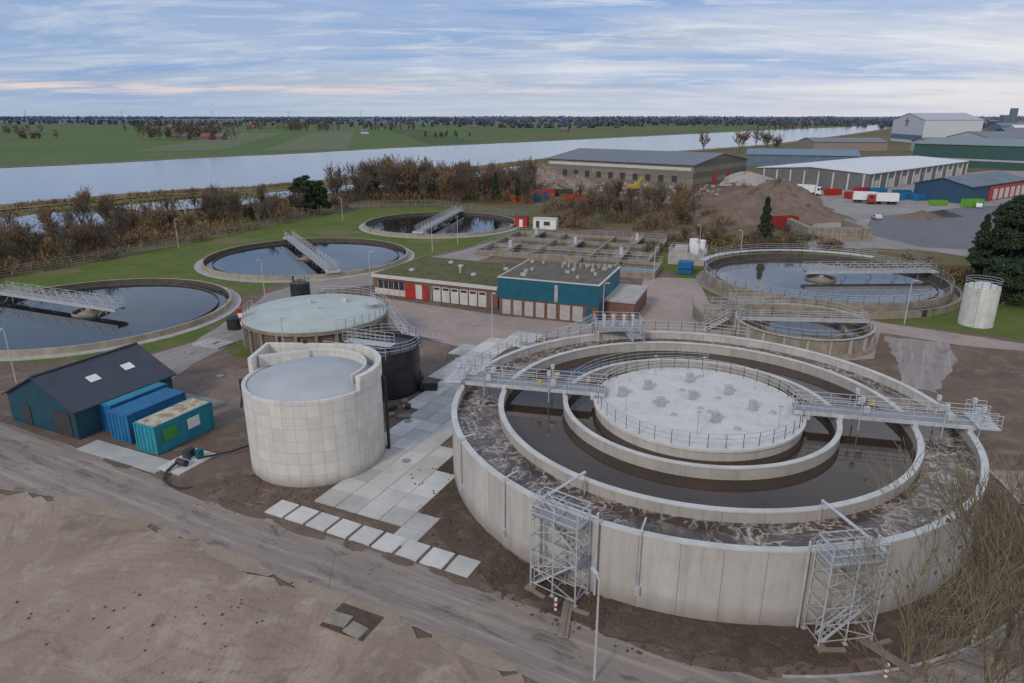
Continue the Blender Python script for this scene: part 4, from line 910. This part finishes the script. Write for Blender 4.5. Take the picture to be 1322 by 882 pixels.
def mound(name,x,y,rx,ry,h,mat,seed,flat=1.3):
    q=random.Random(seed); n=44;m=16; vs=[];fs=[]; ph=[q.uniform(0,6) for _ in range(6)]
    for j in range(m+1):
        t=j/m
        for i in range(n):
            a=2*pi*i/n; k=1+.13*math.sin(2*a+ph[0])+.09*math.sin(5*a+ph[1])+.05*math.sin(11*a+ph[2])
            z=h*max(0,(1-t**flat))*(1+.12*math.sin(4*a+ph[3]+3*t))+(q.uniform(-.06,.06)*h if 0<t<1 else 0)
            vs.append((rx*t*k*math.cos(a),ry*t*k*math.sin(a),max(z,0) if t<1 else -.1))
    for j in range(m):
        for i in range(n): fs.append((j*n+i,(j+1)*n+i,(j+1)*n+(i+1)%n,j*n+(i+1)%n))
    b=MB(); b.add(vs,fs); return b.obj(name,mat,loc=(x,y,0))
mound('soil_mound',75,212,24,16,6.5,moundm,1); mound('soil_mound',92,240,17,15,7,moundm,2); mound('soil_mound',62,192,14,8,3.2,moundm,3); mound('soil_mound',84,196,12,9,4,moundm,13)
mound('rubble_heap',12,300,12,10,8,rubble,4); mound('rubble_heap',26,285,11,8,5,rubble,5); mound('rubble_heap',42,270,10,7,4,rubble,6); mound('rubble_heap',100,300,16,8,5,M3('concrete_rubble',[(.46,.44,.42),(.36,.34,.33),(.5,.49,.48)],(.2,.5,2),bp=1,bd=.5,bsc=1),7)
mound('rubble_heap',118,198,6,4,2,moundm,8); mound('rubble_heap',127,203,5,4,1.6,dark,9); mound('rubble_heap',50,250,8,6,4,rubble,10); mound('rubble_heap',2,272,8,6,4.5,rubble,11)
b=MB()
for k in range(900):
    cx,cy,s_=random.choice([(12,300,12),(26,285,12),(42,270,11),(100,300,15),(60,262,20),(20,262,24),(2,272,9)]); r=random.uniform(.3,1.1)
    b.box(cx+random.gauss(0,s_*.5),cy+random.gauss(0,s_*.4),random.uniform(.2,2.5),r*1.6,r,r*.7,random.uniform(0,3),random.randint(0,3))
b.obj('rubble_blocks',[conc,brick,concd,wood])
g=group('excavator',45,258,1.5,R_(30)); MB().bx(-2,2,-1.5,-.8,0,.9).bx(-2,2,.8,1.5,0,.9).obj('tracks',black,g); b=MB().bx(-2,1.2,-1.3,1.3,1,2.3).bx(.2,1.6,-1.3,-.2,2.31,3.3); b.cyl((1.2,.4,1.8),(4.2,.4,5),.3,.22,6).cyl((4.2,.4,5),(6.6,.4,2.6),.22,.15,6).box(6.7,.4,2,.9,1,1); b.obj('body_and_arm',yellow,g)
C=[]
def row(x0,y0,x1,y1,h,n,w=12):
    for k in range(n):
        t=random.random(); x=x0+(x1-x0)*t+random.gauss(0,w*.5); y=y0+(y1-y0)*t+random.gauss(0,w*.5); hh=h*random.uniform(.6,1.05)
        C.append(ell(x,y,hh*.55,hh*.28,hh*.28,hh*.48,60))
row(-455,905,-355,903,22,46,20); row(-488,1360,-340,1365,22,34,20); row(-900,1150,-780,1180,16,16); row(-120,1000,-60,1020,8,8); row(-640,930,-600,935,10,8)
row(-330,1500,-200,1500,12,12); row(560,1560,760,1800,10,20,20); row(-30,1750,150,1760,9,14); row(-700,1300,-560,1310,14,20)
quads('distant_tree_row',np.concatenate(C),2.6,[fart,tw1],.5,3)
C=[]
for k in range(40):
    y=random.uniform(1700,3600); x=random.uniform(-.8,.62)*y; row(x,y,x+random.uniform(150,700),y+random.uniform(-30,30),random.uniform(8,18),int(random.uniform(12,34)),25)
row(200,2500,1100,2550,24,90,60); row(700,2150,1000,2150,16,30,40)
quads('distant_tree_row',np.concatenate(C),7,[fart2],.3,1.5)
C=[]
for k in range(70):
    y=random.uniform(3800,9000); x=random.uniform(-.85,.85)*y; row(x,y,x+random.uniform(300,1800),y,random.uniform(12,24),int(random.uniform(20,50)),60)
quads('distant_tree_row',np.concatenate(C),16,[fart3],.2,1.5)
bh=M('farm_brick',(.2,.12,.09),None); rr=M('roof_tiles_red',(.22,.1,.065),None); rg=M('roof_tiles_grey',(.14,.15,.17),None)
for k in range(22):
    y=random.uniform(1200,3200); x=random.uniform(-.78,.1)*y
    if k<4: x,y=[(-385,880),(-370,885),(-250,1180),(-430,900)][k]
    w=random.uniform(10,22); shed('farmhouse',x,y,random.uniform(-.5,.5),w,9,3.5,8,random.choice([bh,concl,bh]),rr if k in (0,5,9) else rg)
for x,y in ((-1900,3500),(-1500,3600),(-1150,3700),(-800,3800),(-2300,3400)):
    b=MB(); b.cyl((-4,0,0),(0,0,55),.7,.4,4); b.cyl((4,0,0),(0,0,55),.7,.4,4); b.cyl((-12,0,42),(12,0,42),.5,.5,4); b.cyl((-9,0,49),(9,0,49),.5,.5,4); b.obj('electricity_pylon',galvd,loc=(x,y,0))
# ------------------------------------------------------------------ light, sky, camera
w=bpy.data.worlds.new('World'); S.world=w; w.use_nodes=True; nt=w.node_tree; nt.nodes.clear()
el=R_(32)
out=nd(nt,'ShaderNodeOutputWorld'); sky=nd(nt,'ShaderNodeTexSky',sky_type='NISHITA'); sky.sun_disc=False; sky.sun_elevation=el; sky.sun_rotation=R_(215)
b1=nd(nt,'ShaderNodeBackground'); nt.links.new(sky.outputs[0],b1.inputs[0]); b1.inputs[1].default_value=.08
tc=nd(nt,'ShaderNodeTexCoord'); sp=nd(nt,'ShaderNodeSeparateXYZ'); nt.links.new(tc.outputs['Generated'],sp.inputs[0])
zz=mth(nt,'ADD',mth(nt,'MAXIMUM',sp.outputs[2],0),.10); X=mth(nt,'DIVIDE',sp.outputs[0],zz); Y=mth(nt,'DIVIDE',sp.outputs[1],zz)
cb=nd(nt,'ShaderNodeCombineXYZ'); nt.links.new(X,cb.inputs[0]); nt.links.new(Y,cb.inputs[1])
n1=noise(nt,mapping(nt,cb.outputs[0],(.22,.5,1),(0,0,.25),(1.3,0,0)),.9,6,.55,.7); n2=noise(nt,mapping(nt,cb.outputs[0],(.4,.8,1),(0,0,-.15),(3,7,0)),1.0,6,.62,.9)
right=ramp(nt,sp.outputs[0],-.55,.5)
blue=(.20,.36,.68)
veil=mixc(nt,right,(.50,.58,.72),(.80,.80,.86))
cc=mixc(nt,mth(nt,'ADD',mth(nt,'MULTIPLY',ramp(nt,n1,.38,.6),.8),mth(nt,'MULTIPLY',right,.2),clamp=True),blue,veil)
cc=mixc(nt,mth(nt,'MULTIPLY',ramp(nt,n2,.5,.64),.6),cc,mixc(nt,right,(.36,.43,.56),(.48,.52,.64)))
n3=noise(nt,mapping(nt,cb.outputs[0],(.7,1.5,1),(0,0,.1),(9,2,0)),1.7,6,.7,.5)
cc=mixc(nt,mth(nt,'MULTIPLY',ramp(nt,n3,.48,.68),.6),cc,mixc(nt,right,(.70,.74,.82),(.92,.91,.93)))
hz=mth(nt,'SUBTRACT',1,ramp(nt,sp.outputs[2],0,.05),clamp=True)
hcol=mixc(nt,right,(.38,.50,.66),(.76,.75,.80)); cc=mixc(nt,mth(nt,'MULTIPLY',hz,.8),cc,hcol)
d=mth(nt,'ABSOLUTE',mth(nt,'SUBTRACT',sp.outputs[2],mth(nt,'ADD',.024,mth(nt,'MULTIPLY',n2,.018)))); st=mth(nt,'SUBTRACT',1,ramp(nt,d,0,.006),clamp=True)
st=mth(nt,'MULTIPLY',st,mth(nt,'SUBTRACT',1,ramp(nt,sp.outputs[0],-.25,.25),clamp=True)); st=mth(nt,'MULTIPLY',st,ramp(nt,n3,.36,.55)); cc=mixc(nt,mth(nt,'MULTIPLY',st,.85),cc,(.90,.73,.68))
b2=nd(nt,'ShaderNodeBackground'); nt.links.new(cc,b2.inputs[0]); b2.inputs[1].default_value=1.0
ms=nd(nt,'ShaderNodeMixShader'); ms.inputs[0].default_value=.88
nt.links.new(b1.outputs[0],ms.inputs[1]); nt.links.new(b2.outputs[0],ms.inputs[2]); nt.links.new(ms.outputs[0],out.inputs[0])
sd=bpy.data.lights.new('sun','SUN'); sd.energy=1.5; sd.angle=R_(10); sd.color=(1,.88,.74); so=bpy.data.objects.new('sun',sd); S.collection.objects.link(so)
dirv=Vector((math.sin(R_(215))*math.cos(el),math.cos(R_(215))*math.cos(el),math.sin(el))); so.rotation_euler=dirv.to_track_quat('Z','Y').to_euler(); so.location=(0,0,100)
cd=bpy.data.cameras.new('camera'); cam=bpy.data.objects.new('camera',cd); S.collection.objects.link(cam); cam.location=(0,0,28); cam.rotation_euler=(pi/2-R_(18.28),0,0)
cd.lens=24; cd.sensor_width=36; cd.clip_end=60000; cd.clip_start=.5; S.camera=cam
S.view_settings.view_transform='Standard'; S.view_settings.look='None'; S.view_settings.exposure=0
